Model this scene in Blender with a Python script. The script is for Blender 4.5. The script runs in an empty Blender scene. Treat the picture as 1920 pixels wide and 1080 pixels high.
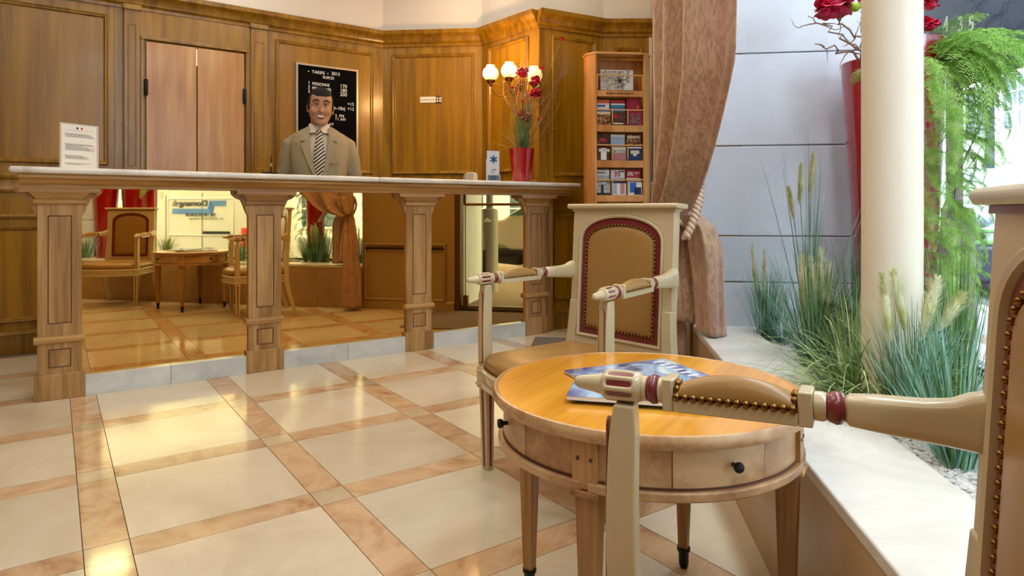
import bpy, bmesh, math, random
from math import sin, cos, pi, radians, sqrt, atan2, exp
from mathutils import Vector, Matrix, Euler

C = bpy.context.scene.collection
scene = bpy.context.scene

# ------------------------------------------------------------------ camera
FL, HOR, EYE = 1227.0, 394.0, 0.9            # focal length and horizon in pixels of the 1920 px frame, eye height
VA, FA = radians(55.0), radians(47.5)        # view direction, direction of the window front
cam = bpy.data.cameras.new('camera'); cam_o = bpy.data.objects.new('camera', cam); C.objects.link(cam_o)
cam.sensor_width = 36.0; cam.lens = FL*36/1920; cam.shift_y = (HOR-540)/1920; cam.clip_start = 0.02; cam.clip_end = 200
cam_o.location = (0, 0, EYE); cam_o.rotation_euler = (pi/2, 0, VA-pi/2)
scene.camera = cam_o

# ------------------------------------------------------------------ sky, sun, lamps, exposure
scene.view_settings.view_transform = 'Standard'; scene.view_settings.look = 'None'
scene.view_settings.gamma = 1; scene.view_settings.use_curve_mapping = False
scene.view_settings.exposure = 0.0
world = bpy.data.worlds.new('sky'); scene.world = world; world.use_nodes = True
wn = world.node_tree; wn.nodes.clear()
bg = wn.nodes.new('ShaderNodeBackground'); wo = wn.nodes.new('ShaderNodeOutputWorld')
bg.inputs[0].default_value = (0.72, 0.86, 1.0, 1); bg.inputs[1].default_value = 15.0
wn.links.new(bg.outputs[0], wo.inputs[0])

def UN(u, n):                                 # window-front coordinates: u along the front, n outwards
    return (u*cos(FA)+n*sin(FA), u*sin(FA)-n*cos(FA))

def area(name, loc, size, power, color, rot=(0,0,0), sizey=None, spread=None):
    l = bpy.data.lights.new(name, 'AREA'); l.energy = power; l.color = color; l.size = size
    if sizey: l.shape = 'RECTANGLE'; l.size_y = sizey
    if spread: l.spread = spread
    o = bpy.data.objects.new(name, l); o.location = loc; o.rotation_euler = rot; C.objects.link(o); return o
WARM = (1.0, 0.90, 0.74)
area('ceiling_lamp', (0.2, 1.6, 3.02), 1.3, 20, WARM)
area('ceiling_lamp', (1.6, 2.7, 3.02), 0.9, 15, WARM)
area('ceiling_lamp', (-1.2, 3.4, 3.02), 0.9, 15, WARM)
area('ceiling_lamp', (0.9, 4.55, 3.02), 0.5, 10, WARM, sizey=0.5)
area('ceiling_lamp', (2.4, 4.2, 3.02), 0.4, 6, WARM)
area('ceiling_lamp', (-0.9, -0.4, 3.02), 1.3, 16, WARM)
area('ceiling_lamp', (3.0, 3.3, 3.02), 0.4, 6, WARM)

for k_ in range(4):                              # unseen cool fill lights, added under the bay ceiling to brighten the planter
    area('bay_fill_light', (*UN(-0.2+0.95*k_, 0.86), 2.98), 0.35, 19, (0.78, 0.89, 1.0))

# ------------------------------------------------------------------ pixel helpers (only to find real positions)
FW = (cos(VA), sin(VA)); RT = (sin(VA), -cos(VA))
def ray(px):
    r = (px-960)/FL
    return (FW[0]+RT[0]*r, FW[1]+RT[1]*r)
def G(px, py, z=0.0):                         # point seen at a pixel on the plane of height z
    Z = (EYE-z)*FL/(py-HOR); r = ray(px); return Vector((r[0]*Z, r[1]*Z, z))
def D(px, py, Z):                             # point seen at a pixel at depth Z
    r = ray(px); return Vector((r[0]*Z, r[1]*Z, EYE-(py-HOR)/FL*Z))
def on_line(px, p, q):                        # where a pixel column meets the wall p-q: depth, distance from p
    r = ray(px); dx, dy = q[0]-p[0], q[1]-p[1]; L = math.hypot(dx, dy); dx /= L; dy /= L
    det = r[0]*(-dy)+dx*r[1]
    t = (p[0]*(-dy)+dx*p[1])/det; s = (r[0]*p[1]-r[1]*p[0])/det
    return t, s
def zz(py, t): return EYE-(py-HOR)/FL*t
YM = 3.81                                     # the mirror plane of the counter
def mirror_hit(px, n):                        # u of the point at depth n outside that shows in the mirror at column px
    r = ray(px); t1 = YM/r[1]; x1 = r[0]*t1
    n1 = x1*sin(FA)-YM*cos(FA); dn = r[0]*sin(FA)+r[1]*cos(FA)
    t = (n-n1)/dn; X = x1+r[0]*t; Y = YM-r[1]*t
    return X*cos(FA)+Y*sin(FA), t1+t

# ------------------------------------------------------------------ materials
def lin(c):
    return tuple(((v/255)/12.92 if v/255 <= 0.04045 else ((v/255+0.055)/1.055)**2.4) for v in c)+(1,)
def newmat(name):
    m = bpy.data.materials.new(name); m.use_nodes = True; nt = m.node_tree
    return m, nt, nt.nodes['Principled BSDF']
def plain(name, col, rough=0.5, metal=0.0, coat=0.0, noise=0.0, nscale=20, emit=None, estr=0, bump=0.0, trans=0, spec=None):
    m, nt, p = newmat(name); c = lin(col)
    if spec is not None: p.inputs['Specular IOR Level'].default_value = spec
    p.inputs['Base Color'].default_value = c; p.inputs['Roughness'].default_value = rough
    p.inputs['Metallic'].default_value = metal; p.inputs['Coat Weight'].default_value = coat
    p.inputs['Coat Roughness'].default_value = 0.08
    p.inputs['Transmission Weight'].default_value = trans
    if emit: p.inputs['Emission Color'].default_value = lin(emit); p.inputs['Emission Strength'].default_value = estr
    if noise or bump:
        tc = nt.nodes.new('ShaderNodeTexCoord'); nz = nt.nodes.new('ShaderNodeTexNoise')
        nz.inputs['Scale'].default_value = nscale; nz.inputs['Detail'].default_value = 5
        nt.links.new(tc.outputs['Object'], nz.inputs['Vector'])
        if noise:
            mx = nt.nodes.new('ShaderNodeMix'); mx.data_type = 'RGBA'
            mx.inputs[6].default_value = tuple(v*(1-noise) for v in c[:3])+(1,)
            mx.inputs[7].default_value = tuple(min(1, v*(1+noise)) for v in c[:3])+(1,)
            nt.links.new(nz.outputs['Fac'], mx.inputs[0]); nt.links.new(mx.outputs[2], p.inputs['Base Color'])
        if bump:
            b = nt.nodes.new('ShaderNodeBump'); b.inputs['Strength'].default_value = bump; b.inputs['Distance'].default_value = 0.002
            nt.links.new(nz.outputs['Fac'], b.inputs['Height']); nt.links.new(b.outputs['Normal'], p.inputs['Normal'])
    return m
def ramp(nt, stops):
    r = nt.nodes.new('ShaderNodeValToRGB'); e = r.color_ramp.elements
    e[0].position, e[0].color = stops[0]; e[1].position, e[1].color = stops[-1]
    for s in stops[1:-1]:
        n = e.new(s[0]); n.color = s[1]
    return r
def wood(name, dark, mid, light, rough=0.32, coat=0.25, axis=2, gs=22, boards=0.0):
    m, nt, p = newmat(name)
    tc = nt.nodes.new('ShaderNodeTexCoord'); oi = nt.nodes.new('ShaderNodeObjectInfo')
    add = nt.nodes.new('ShaderNodeVectorMath'); add.operation = 'MULTIPLY_ADD'
    add.inputs[1].default_value = (1, 1, 1)
    cmb = nt.nodes.new('ShaderNodeCombineXYZ')
    mul = nt.nodes.new('ShaderNodeMath'); mul.operation = 'MULTIPLY'; mul.inputs[1].default_value = 13.0
    nt.links.new(oi.outputs['Random'], mul.inputs[0])
    for i in range(3): nt.links.new(mul.outputs[0], cmb.inputs[i])
    nt.links.new(tc.outputs['Object'], add.inputs[0]); nt.links.new(cmb.outputs[0], add.inputs[2])
    def mp(s, lo):
        k = nt.nodes.new('ShaderNodeMapping'); sc = [s, s, s]; sc[axis] = lo
        k.inputs['Scale'].default_value = sc; nt.links.new(add.outputs[0], k.inputs['Vector']); return k
    n1 = nt.nodes.new('ShaderNodeTexNoise'); n1.inputs['Scale'].default_value = 1; n1.inputs['Detail'].default_value = 6; n1.inputs['Distortion'].default_value = 0.6
    nt.links.new(mp(gs, gs*0.06).outputs[0], n1.inputs['Vector'])
    n2 = nt.nodes.new('ShaderNodeTexNoise'); n2.inputs['Scale'].default_value = 1; n2.inputs['Detail'].default_value = 3
    nt.links.new(mp(gs*9, gs*0.35).outputs[0], n2.inputs['Vector'])
    n3 = nt.nodes.new('ShaderNodeTexNoise'); n3.inputs['Scale'].default_value = 1; n3.inputs['Detail'].default_value = 0
    nt.links.new(mp(gs*0.3, 0.05).outputs[0], n3.inputs['Vector'])
    a = nt.nodes.new('ShaderNodeMath'); a.operation = 'MULTIPLY_ADD'; a.inputs[1].default_value = 0.35
    nt.links.new(n2.outputs['Fac'], a.inputs[0]); nt.links.new(n1.outputs['Fac'], a.inputs[2])
    b2 = nt.nodes.new('ShaderNodeMath'); b2.operation = 'MULTIPLY_ADD'; b2.inputs[1].default_value = 0.35
    nt.links.new(n3.outputs['Fac'], b2.inputs[0]); nt.links.new(a.outputs[0], b2.inputs[2])
    r = ramp(nt, [(0.62, lin(dark)), (0.85, lin(mid)), (1.08 if False else 1.0, lin(light))])
    nt.links.new(b2.outputs[0], r.inputs[0]); nt.links.new(r.outputs[0], p.inputs['Base Color'])
    p.inputs['Roughness'].default_value = rough; p.inputs['Coat Weight'].default_value = coat; p.inputs['Coat Roughness'].default_value = 0.15
    bp = nt.nodes.new('ShaderNodeBump'); bp.inputs['Strength'].default_value = 0.12; bp.inputs['Distance'].default_value = 0.002
    nt.links.new(n2.outputs['Fac'], bp.inputs['Height']); nt.links.new(bp.outputs['Normal'], p.inputs['Normal'])
    return m
def marble(name, stops, rough=0.12, scale=2.2, dist=1.6, vein=None):
    m, nt, p = newmat(name)
    tc = nt.nodes.new('ShaderNodeTexCoord'); oi = nt.nodes.new('ShaderNodeObjectInfo')
    cmb = nt.nodes.new('ShaderNodeCombineXYZ'); mul = nt.nodes.new('ShaderNodeMath'); mul.operation = 'MULTIPLY'; mul.inputs[1].default_value = 37.0
    nt.links.new(oi.outputs['Random'], mul.inputs[0])
    for i in range(3): nt.links.new(mul.outputs[0], cmb.inputs[i])
    add = nt.nodes.new('ShaderNodeVectorMath'); add.operation = 'ADD'
    nt.links.new(tc.outputs['Object'], add.inputs[0]); nt.links.new(cmb.outputs[0], add.inputs[1])
    n1 = nt.nodes.new('ShaderNodeTexNoise'); n1.inputs['Scale'].default_value = scale; n1.inputs['Detail'].default_value = 8
    n1.inputs['Roughness'].default_value = 0.62; n1.inputs['Distortion'].default_value = dist
    nt.links.new(add.outputs[0], n1.inputs['Vector'])
    r = ramp(nt, [(s, lin(c)) for s, c in stops])
    nt.links.new(n1.outputs['Fac'], r.inputs[0])
    hs = nt.nodes.new('ShaderNodeHueSaturation')
    v = nt.nodes.new('ShaderNodeMapRange'); v.inputs['To Min'].default_value = 0.9; v.inputs['To Max'].default_value = 1.08
    nt.links.new(oi.outputs['Random'], v.inputs['Value']); nt.links.new(v.outputs[0], hs.inputs['Value'])
    nt.links.new(r.outputs[0], hs.inputs['Color']); nt.links.new(hs.outputs[0], p.inputs['Base Color'])
    p.inputs['Roughness'].default_value = rough
    return m

M = {}
M['oak'] = wood('golden_oak_panelling', (112, 78, 8), (142, 103, 16), (160, 119, 26))
M['oak_panel'] = wood('golden_oak_field', (126, 88, 6), (150, 108, 10), (166, 121, 16), gs=14)
M['oak_door'] = wood('pale_oak_door', (172, 120, 60), (194, 144, 84), (206, 160, 102), gs=14)
M['limed'] = wood('limed_oak', (138, 100, 52), (172, 131, 76), (190, 150, 96), rough=0.5, coat=0.05, gs=26)
M['limed_h'] = wood('limed_oak_rail', (140, 100, 50), (176, 133, 74), (194, 152, 94), rough=0.45, coat=0.1, axis=0, gs=26)
M['table_top'] = wood('honey_table_top', (204, 134, 34), (226, 156, 48), (236, 172, 66), rough=0.16, coat=0.6, axis=0, gs=9)
M['table_side'] = wood('beech_table_side', (150, 108, 70), (184, 142, 98), (204, 168, 124), rough=0.4, coat=0.1, axis=0, gs=10)
M['table_leg'] = wood('brown_table_leg', (128, 84, 40), (166, 118, 64), (190, 144, 88), rough=0.4, coat=0.1, gs=16)
M['rack'] = wood('orange_beech', (176, 112, 50), (204, 142, 74), (220, 162, 94), rough=0.4, coat=0.15, gs=12)
M['tile'] = marble('cream_marble_tile', [(0.25, (200, 184, 156)), (0.5, (218, 204, 178)), (0.75, (228, 216, 196))], rough=0.13, scale=1.6)
M['strip'] = marble('rose_marble_strip', [(0.28, (168, 124, 90)), (0.45, (202, 166, 128)), (0.6, (214, 182, 146)), (0.8, (208, 166, 132))], rough=0.1, scale=3.2, dist=2.5)
M['inset'] = marble('pale_marble_square', [(0.3, (190, 168, 132)), (0.7, (214, 196, 164))], rough=0.1, scale=3)
M['grout'] = plain('grout', (120, 98, 74), 0.8)
M['white_marble'] = marble('white_marble', [(0.3, (198, 192, 182)), (0.55, (228, 224, 216)), (0.8, (236, 234, 228))], rough=0.15, scale=3)
M['plinth'] = marble('pale_plinth_stone', [(0.3, (196, 200, 196)), (0.7, (224, 226, 222))], rough=0.2, scale=4)
M['ledge'] = marble('white_limestone', [(0.3, (206, 200, 190)), (0.7, (230, 226, 218))], rough=0.28, scale=3)
M['tan_stone'] = marble('tan_limestone', [(0.3, (168, 136, 96)), (0.7, (192, 160, 118))], rough=0.3, scale=3)
M['wall_stone'] = marble('painted_stone_block', [(0.3, (206, 212, 222)), (0.7, (216, 221, 230))], rough=0.7, scale=5)
M['white_wall'] = plain('white_plaster', (214, 210, 204), 0.8, noise=0.03, nscale=3)
M['tan_wall'] = plain('tan_wall', (158, 130, 76), 0.6, noise=0.05, nscale=4)
M['column'] = plain('cream_column', (236, 226, 206), 0.35, noise=0.03, nscale=6)
M['mirror'] = plain('bronze_mirror', (230, 194, 124), 0.015, metal=1.0)
M['dark'] = plain('dark_metal', (30, 30, 32), 0.4, metal=0.6)
M['steel'] = plain('brushed_steel', (150, 140, 124), 0.3, metal=1.0)
M['brass'] = plain('antique_brass', (128, 92, 46), 0.3, metal=1.0)
M['cream'] = plain('cream_lacquer', (202, 184, 146), 0.3, coat=0.3, noise=0.05, nscale=14)
M['maroon'] = plain('maroon_paint', (120, 42, 46), 0.3, coat=0.3, noise=0.1, nscale=30)
M['leather'] = plain('tan_leather', (160, 120, 64), 0.36, noise=0.1, nscale=8, bump=0.25)
M['groove'] = plain('brown_groove', (88, 50, 34), 0.5)
M['red_pot'] = plain('glossy_red_ceramic', (164, 6, 22), 0.12, coat=1.0)
M['black'] = plain('black_felt', (9, 9, 12), 0.95, spec=0.1)
M['silver'] = plain('silver_frame', (190, 178, 156), 0.35, metal=0.8)
M['letter'] = plain('white_letter', (236, 236, 232), 0.5)
M['ink'] = plain('black_ink', (40, 40, 44), 0.6)
M['paper'] = plain('white_paper', (236, 232, 222), 0.6)
M['gravel'] = plain('grey_white_gravel', (206, 204, 200), 0.8, noise=0.4, nscale=60)
M['pebble'] = plain('white_pebble', (228, 226, 220), 0.6, noise=0.06, nscale=20)
M['rope'] = plain('pale_rope', (206, 176, 146), 0.6, noise=0.2, nscale=60)
M['mat'] = plain('grey_brown_mat', (118, 104, 92), 0.95, noise=0.5, nscale=260, bump=0.8)
m, nt, p = newmat('clear_glass')
nt.nodes.remove(p); tr = nt.nodes.new('ShaderNodeBsdfTransparent'); gl = nt.nodes.new('ShaderNodeBsdfGlossy'); gl.inputs['Roughness'].default_value = 0.0
tr.inputs[0].default_value = (0.95, 0.97, 0.98, 1)
lw = nt.nodes.new('ShaderNodeLayerWeight'); lw.inputs[0].default_value = 0.5; ms = nt.nodes.new('ShaderNodeMixShader')
pw = nt.nodes.new('ShaderNodeMath'); pw.operation = 'POWER'; pw.inputs[1].default_value = 4.0; nt.links.new(lw.outputs['Facing'], pw.inputs[0])
fr = nt.nodes.new('ShaderNodeMath'); fr.operation = 'MULTIPLY_ADD'; fr.inputs[1].default_value = 0.6; fr.inputs[2].default_value = 0.035; nt.links.new(pw.outputs[0], fr.inputs[0])
nt.links.new(fr.outputs[0], ms.inputs[0]); nt.links.new(tr.outputs[0], ms.inputs[1]); nt.links.new(gl.outputs[0], ms.inputs[2])
nt.links.new(ms.outputs[0], nt.nodes['Material Output'].inputs[0]); M['glass'] = m
def brocade():
    m, nt, p = newmat('rose_gold_brocade'); tc = nt.nodes.new('ShaderNodeTexCoord')
    mp = nt.nodes.new('ShaderNodeMapping'); mp.inputs['Scale'].default_value = (56, 56, 20); nt.links.new(tc.outputs['Object'], mp.inputs[0])
    n1 = nt.nodes.new('ShaderNodeTexNoise'); n1.inputs['Scale'].default_value = 1; n1.inputs['Detail'].default_value = 4; n1.inputs['Distortion'].default_value = 1.4
    nt.links.new(mp.outputs[0], n1.inputs[0])
    mp2 = nt.nodes.new('ShaderNodeMapping'); mp2.inputs['Scale'].default_value = (7, 7, 1.6); nt.links.new(tc.outputs['Object'], mp2.inputs[0])
    n2 = nt.nodes.new('ShaderNodeTexNoise'); n2.inputs['Scale'].default_value = 1; n2.inputs['Detail'].default_value = 3; nt.links.new(mp2.outputs[0], n2.inputs[0])
    r1 = ramp(nt, [(0.38, lin((128, 90, 68))), (0.6, lin((196, 160, 128)))]); r2 = ramp(nt, [(0.38, lin((176, 140, 100))), (0.62, lin((182, 130, 112)))])
    nt.links.new(n1.outputs[0], r1.inputs[0]); nt.links.new(n2.outputs[0], r2.inputs[0])
    mx = nt.nodes.new('ShaderNodeMix'); mx.data_type = 'RGBA'; mx.inputs[0].default_value = 0.5
    nt.links.new(r1.outputs[0], mx.inputs[6]); nt.links.new(r2.outputs[0], mx.inputs[7]); nt.links.new(mx.outputs[2], p.inputs['Base Color'])
    p.inputs['Roughness'].default_value = 0.5; p.inputs['Sheen Weight'].default_value = 0.4
    b = nt.nodes.new('ShaderNodeBump'); b.inputs['Strength'].default_value = 0.4; b.inputs['Distance'].default_value = 0.003
    nt.links.new(n1.outputs[0], b.inputs['Height']); nt.links.new(b.outputs[0], p.inputs['Normal'])
    return m
M['brocade'] = brocade()
def leafmat(name, a, b, rough=0.5):
    m, nt, p = newmat(name); tc = nt.nodes.new('ShaderNodeTexCoord'); n = nt.nodes.new('ShaderNodeTexNoise')
    n.inputs['Scale'].default_value = 14; n.inputs['Detail'].default_value = 4; nt.links.new(tc.outputs['Object'], n.inputs[0])
    r = ramp(nt, [(0.35, lin(a)), (0.65, lin(b))]); nt.links.new(n.outputs[0], r.inputs[0]); nt.links.new(r.outputs[0], p.inputs['Base Color'])
    p.inputs['Roughness'].default_value = rough
    p.inputs['Subsurface Weight'].default_value = 0.0
    return m
M['g_teal'] = leafmat('teal_grass', (78, 138, 116), (150, 192, 170))
M['g_green'] = leafmat('dark_green_grass', (52, 94, 44), (106, 148, 80))
M['g_pale'] = leafmat('pale_arching_grass', (104, 128, 60), (186, 202, 138))
M['g_yellow'] = leafmat('yellow_green_leaf', (126, 150, 20), (184, 198, 60))
M['plume'] = leafmat('cream_green_plume', (196, 200, 124), (238, 240, 210), 0.8)
M['plume_red'] = leafmat('burgundy_plume', (110, 30, 44), (160, 60, 72), 0.8)
M['fern'] = leafmat('bright_fern', (124, 178, 60), (186, 224, 124), 0.5)
M['petal'] = leafmat('crimson_petal', (176, 8, 50), (222, 30, 84), 0.55)
M['branch'] = plain('pale_brown_branch', (138, 108, 84), 0.6, noise=0.2, nscale=40)

# ------------------------------------------------------------------ mesh helpers
class MB:
    def __init__(s): s.v = []; s.f = []
    def add(s, vs, fs):
        o = len(s.v); s.v += [tuple(v) for v in vs]; s.f += [tuple(i+o for i in f) for f in fs]; return s
    def box(s, x0, x1, y0, y1, z0, z1, mt=None):
        vs = [Vector((x, y, z)) for z in (z0, z1) for y in (y0, y1) for x in (x0, x1)]
        if mt: vs = [mt @ v for v in vs]
        return s.add(vs, [(0,2,3,1),(4,5,7,6),(0,1,5,4),(2,6,7,3),(0,4,6,2),(1,3,7,5)])
    def taper(s, c0, h0, c1, h1):             # box between two rectangles: centre (x,y,z), half sizes (hx,hy)
        vs = []
        for c, h in ((c0, h0), (c1, h1)):
            vs += [(c[0]-h[0], c[1]-h[1], c[2]), (c[0]+h[0], c[1]-h[1], c[2]), (c[0]+h[0], c[1]+h[1], c[2]), (c[0]-h[0], c[1]+h[1], c[2])]
        return s.add(vs, [(3,2,1,0),(4,5,6,7),(0,1,5,4),(1,2,6,5),(2,3,7,6),(3,0,4,7)])
    def rings(s, rings, close=True, cap=True):
        n = len(rings[0]); o = len(s.v)
        for r in rings: s.v += [tuple(p) for p in r]
        for i in range(len(rings)-1):
            for j in range(n if close else n-1):
                a = o+i*n+j; b = o+i*n+(j+1) % n
                s.f.append((a, b, b+n, a+n))
        if cap and close:
            s.f.append(tuple(o+j for j in reversed(range(n)))); k = o+(len(rings)-1)*n
            s.f.append(tuple(k+j for j in range(n)))
        return s
    def lathe(s, prof, seg=24, mt=None, cap=True):   # profile of (radius, z)
        R = []
        for r, z in prof:
            ring = [Vector((max(r, 1e-5)*cos(2*pi*k/seg), max(r, 1e-5)*sin(2*pi*k/seg), z)) for k in range(seg)]
            R.append([mt @ p for p in ring] if mt else ring)
        return s.rings(R, cap=cap)
    def tube(s, pts, rad, seg=8, cap=True):
        pts = [Vector(p) for p in pts]; n = len(pts); R = []
        if not hasattr(rad, '__len__'): rad = [rad]*n
        up = Vector((0, 0, 1))
        for i, p in enumerate(pts):
            t = (pts[min(i+1, n-1)]-pts[max(i-1, 0)])
            if t.length < 1e-9: t = Vector((0, 0, 1))
            t.normalize()
            a = t.cross(up if abs(t.z) < 0.95 else Vector((1, 0, 0)))
            if i and a.dot(pa) < 0: a = -a
            a.normalize(); pa = a; b = t.cross(a).normalized()
            R.append([p+(a*cos(2*pi*k/seg)+b*sin(2*pi*k/seg))*rad[i] for k in range(seg)])
        return s.rings(R, cap=cap)
    def prism(s, poly, d0, d1, plane='xz', mt=None):  # polygon extruded: xz -> along y, xy -> along z, yz -> along x
        def P(a, b, d):
            v = {'xz': (a, d, b), 'xy': (a, b, d), 'yz': (d, a, b)}[plane]; return mt @ Vector(v) if mt else v
        n = len(poly); vs = [P(a, b, d0) for a, b in poly]+[P(a, b, d1) for a, b in poly]
        return s.add(vs, [tuple(reversed(range(n))), tuple(range(n, 2*n))]+[(i, (i+1) % n, n+(i+1) % n, n+i) for i in range(n)])
    def ball(s, c, r, seg=12, rg=8, sc=(1, 1, 1), rot=None):
        R = []
        for i in range(rg+1):
            th = pi*i/rg; ring = []
            for k in range(seg):
                v = Vector((sin(th)*cos(2*pi*k/seg)*sc[0], sin(th)*sin(2*pi*k/seg)*sc[1], -cos(th)*sc[2]))*r
                if i in (0, rg): v = Vector((1e-5*cos(2*pi*k/seg), 1e-5*sin(2*pi*k/seg), -cos(th)*r*sc[2]))
                if rot: v = rot @ v
                ring.append(v+Vector(c))
            R.append(ring)
        return s.rings(R)
    def rectring(s, x0, x1, z0, z1, prof, y=0.0, sgn=1):     # mitred moulding; prof of (inset, proud)
        R = []
        for d, h in prof:
            R.append([(x0+d, y+sgn*h, z0+d), (x1-d, y+sgn*h, z0+d), (x1-d, y+sgn*h, z1-d), (x0+d, y+sgn*h, z1-d)])
        return s.rings(R, cap=False)
    def mesh(s, name, mat, smooth=None):
        me = bpy.data.meshes.new(name); me.from_pydata(s.v, [], s.f); me.update()
        bm = bmesh.new(); bm.from_mesh(me); bmesh.ops.recalc_face_normals(bm, faces=bm.faces); bm.to_mesh(me); bm.free()
        if mat: me.materials.append(mat)
        if smooth is not None:
            me.polygons.foreach_set('use_smooth', [True]*len(me.polygons)); me.set_sharp_from_angle(angle=radians(smooth))
        return me
    def build(s, name, mat, parent=None, loc=(0,0,0), rotz=0, smooth=None, bevel=0, seg=2):
        o = bpy.data.objects.new(name, s.mesh(name, mat, smooth)); C.objects.link(o)
        o.location = loc
        o.rotation_euler = (0, 0, rotz) if not hasattr(rotz, '__len__') else rotz
        if parent: o.parent = parent
        if bevel:
            b = o.modifiers.new('bevel', 'BEVEL'); b.width = bevel; b.segments = seg; b.limit_method = 'ANGLE'; b.angle_limit = radians(40)
            if smooth is None:
                o.data.polygons.foreach_set('use_smooth', [True]*len(o.data.polygons)); o.data.set_sharp_from_angle(angle=radians(35))
        return o
def tag(o, label=None, cat=None, group=None, kind=None):
    if label: o['label'] = label
    if cat: o['category'] = cat
    if group: o['group'] = group
    if kind: o['kind'] = kind
    return o
def thing(name, label, cat, loc=(0,0,0), rotz=0, group=None):
    o = bpy.data.objects.new(name, None); C.objects.link(o); o.empty_display_size = 0.05
    o.location = loc; o.rotation_euler = (0, 0, rotz) if not hasattr(rotz, '__len__') else rotz
    return tag(o, label, cat, group)
def inst(name, me, parent=None, loc=(0,0,0), rot=(0,0,0), scale=(1,1,1)):
    o = bpy.data.objects.new(name, me); C.objects.link(o); o.location = loc; o.rotation_euler = rot; o.scale = scale
    if parent: o.parent = parent
    return o
def text(s, size, mat, parent, loc, rot=(pi/2, 0, 0), name='lettering', align='LEFT', ext=0.0006, sx=1.0, bold=0.0):
    cu = bpy.data.curves.new(name, 'FONT'); cu.body = s; cu.size = size; cu.extrude = ext; cu.align_x = align; cu.offset = bold
    cu.materials.append(mat); o = bpy.data.objects.new(name, cu); C.objects.link(o)
    o.location = loc; o.rotation_euler = rot; o.scale = (sx, 1, 1)
    if parent: o.parent = parent
    return o
def circ(r, n=12, ph=0): return [(r*cos(2*pi*k/n+ph), r*sin(2*pi*k/n+ph)) for k in range(n)]
random.seed(7)

# ================================================================== THE SETTING
# ---- floor
fl = MB().box(-3.4, 6.2, -4.2, 5.3, -0.06, -0.005).build('floor', M['grout']); tag(fl, kind='structure')
PX, PY, BW, J = 0.602, 0.6105, 0.107, 0.0012
def piece(w, d):
    return MB().box(-w/2+J, w/2-J, -d/2+J, d/2-J, -0.004, 0.0)
tile_me = piece(PX-BW, PY-BW).mesh('stone_tile', M['tile']); stx_me = piece(PX-BW, BW).mesh('stone_strip', M['strip'])
sty_me = piece(BW, PY-BW).mesh('stone_strip', M['strip']); sq_me = piece(BW, BW).mesh('stone_inset', M['inset'])
for i in range(-3, 8):
    for j in range(-4, 6):
        bx = 0.063+PX*i; by = 1.353+PY*j     # lower left corner of the crossing
        if (by > 3.85 and bx > -0.4) or by > 5.0: continue
        for nm, me, cx, cy in (('stone_inset', sq_me, bx+BW/2, by+BW/2), ('stone_strip', stx_me, bx+(PX+BW)/2, by+BW/2),
                               ('stone_strip', sty_me, bx+BW/2, by+(PY+BW)/2), ('stone_tile', tile_me, bx+(PX+BW)/2, by+(PY+BW)/2)):
            n = cx*sin(FA)-cy*cos(FA)
            if n > 0.62: continue
            o = inst(nm, me, fl, (cx, cy, random.uniform(-0.0003, 0.0003)))
# plain remainder of the stone floor beyond the laid pieces that can be seen
rest = MB().box(-3.4, -1.75, -4.2, 5.3, -0.005, -0.001).box(-1.75, 6.2, -4.2, -1.1, -0.005, -0.001)
rest.build('stone_surround', M['tile'], fl)

# ---- ceiling
cl = MB().box(-3.4, 6.2, -4.2, 5.6, 3.05, 3.15).build('ceiling', M['white_wall']); tag(cl, kind='structure')

PROF = [(0, 0), (0, 0.012), (0.006, 0.018), (0.012, 0.014), (0.018, 0.014), (0.026, 0.004), (0.03, 0.002)]
class Wall:
    def __init__(s, name, p, q, mat, thick=0.06, h=2.3, label=None):
        s.p, s.q = p, q; s.L = math.hypot(q[0]-p[0], q[1]-p[1]); s.a = atan2(q[1]-p[1], q[0]-p[0])
        # local: x along the wall, -y towards the room, z up
        s.o = MB().box(0, s.L, 0, thick, 0, h).build(name, mat, None, (p[0], p[1], 0), s.a); tag(s.o, label, kind='structure')
    def px(s, x): return on_line(x, s.p, s.q)[1]
    def z(s, x, y): return zz(y, on_line(x, s.p, s.q)[0])
    def panel(s, x0, x1, z0, z1, mat=None, prof=PROF):
        MB().rectring(x0, x1, z0, z1, prof, 0, -1).build('panel_moulding', M['oak'], s.o, smooth=30)
        MB().box(x0+0.028, x1-0.028, -0.003, 0.0, z0+0.028, z1-0.028).build('panel', mat or M['oak_panel'], s.o)
    def rail(s, name, x0, x1, prof, mat=None):       # prof: polygon of (proud, z)
        return MB().prism([(-a, b) for a, b in prof], x0, x1, 'yz').build(name, mat or M['oak'], s.o, smooth=30)
CORN = [(0, 2.265), (0.012, 2.265), (0.014, 2.285), (0.03, 2.30), (0.034, 2.32), (0.055, 2.345), (0.07, 2.36), (0.075, 2.39), (0, 2.39)]
RAIL = [(0, 1.015), (0.014, 1.015), (0.02, 1.03), (0.014, 1.05), (0.014, 1.09), (0.028, 1.10), (0.034, 1.115), (0.028, 1.128), (0, 1.128)]
RAIL2 = [(0, 0.85), (0.012, 0.85), (0.018, 0.862), (0.012, 0.875), (0, 0.875)]
BASE = [(0, 0), (0.018, 0), (0.018, 0.11), (0.026, 0.125), (0.022, 0.14), (0.01, 0.15), (0, 0.15)]
def over(w, x0, x1):                              # white frieze above the panelling
    MB().box(x0, x1, 0.0, 0.06, 2.3, 3.06).build('frieze', M['white_wall'], w.o)

YB = 5.13
PA, PB, PC, PD, PE, PF = (-3.3, YB), (2.267, YB), (2.905, 4.584), (2.967, 3.885), (3.55, 3.815), (3.89, 3.57)
A = Wall('wall_back', PA, PB, M['oak'])
ax = A.px
over(A, 0, A.L); A.rail('cornice', 0, A.L, CORN)
d0, d1 = ax(272), ax(457)
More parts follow.
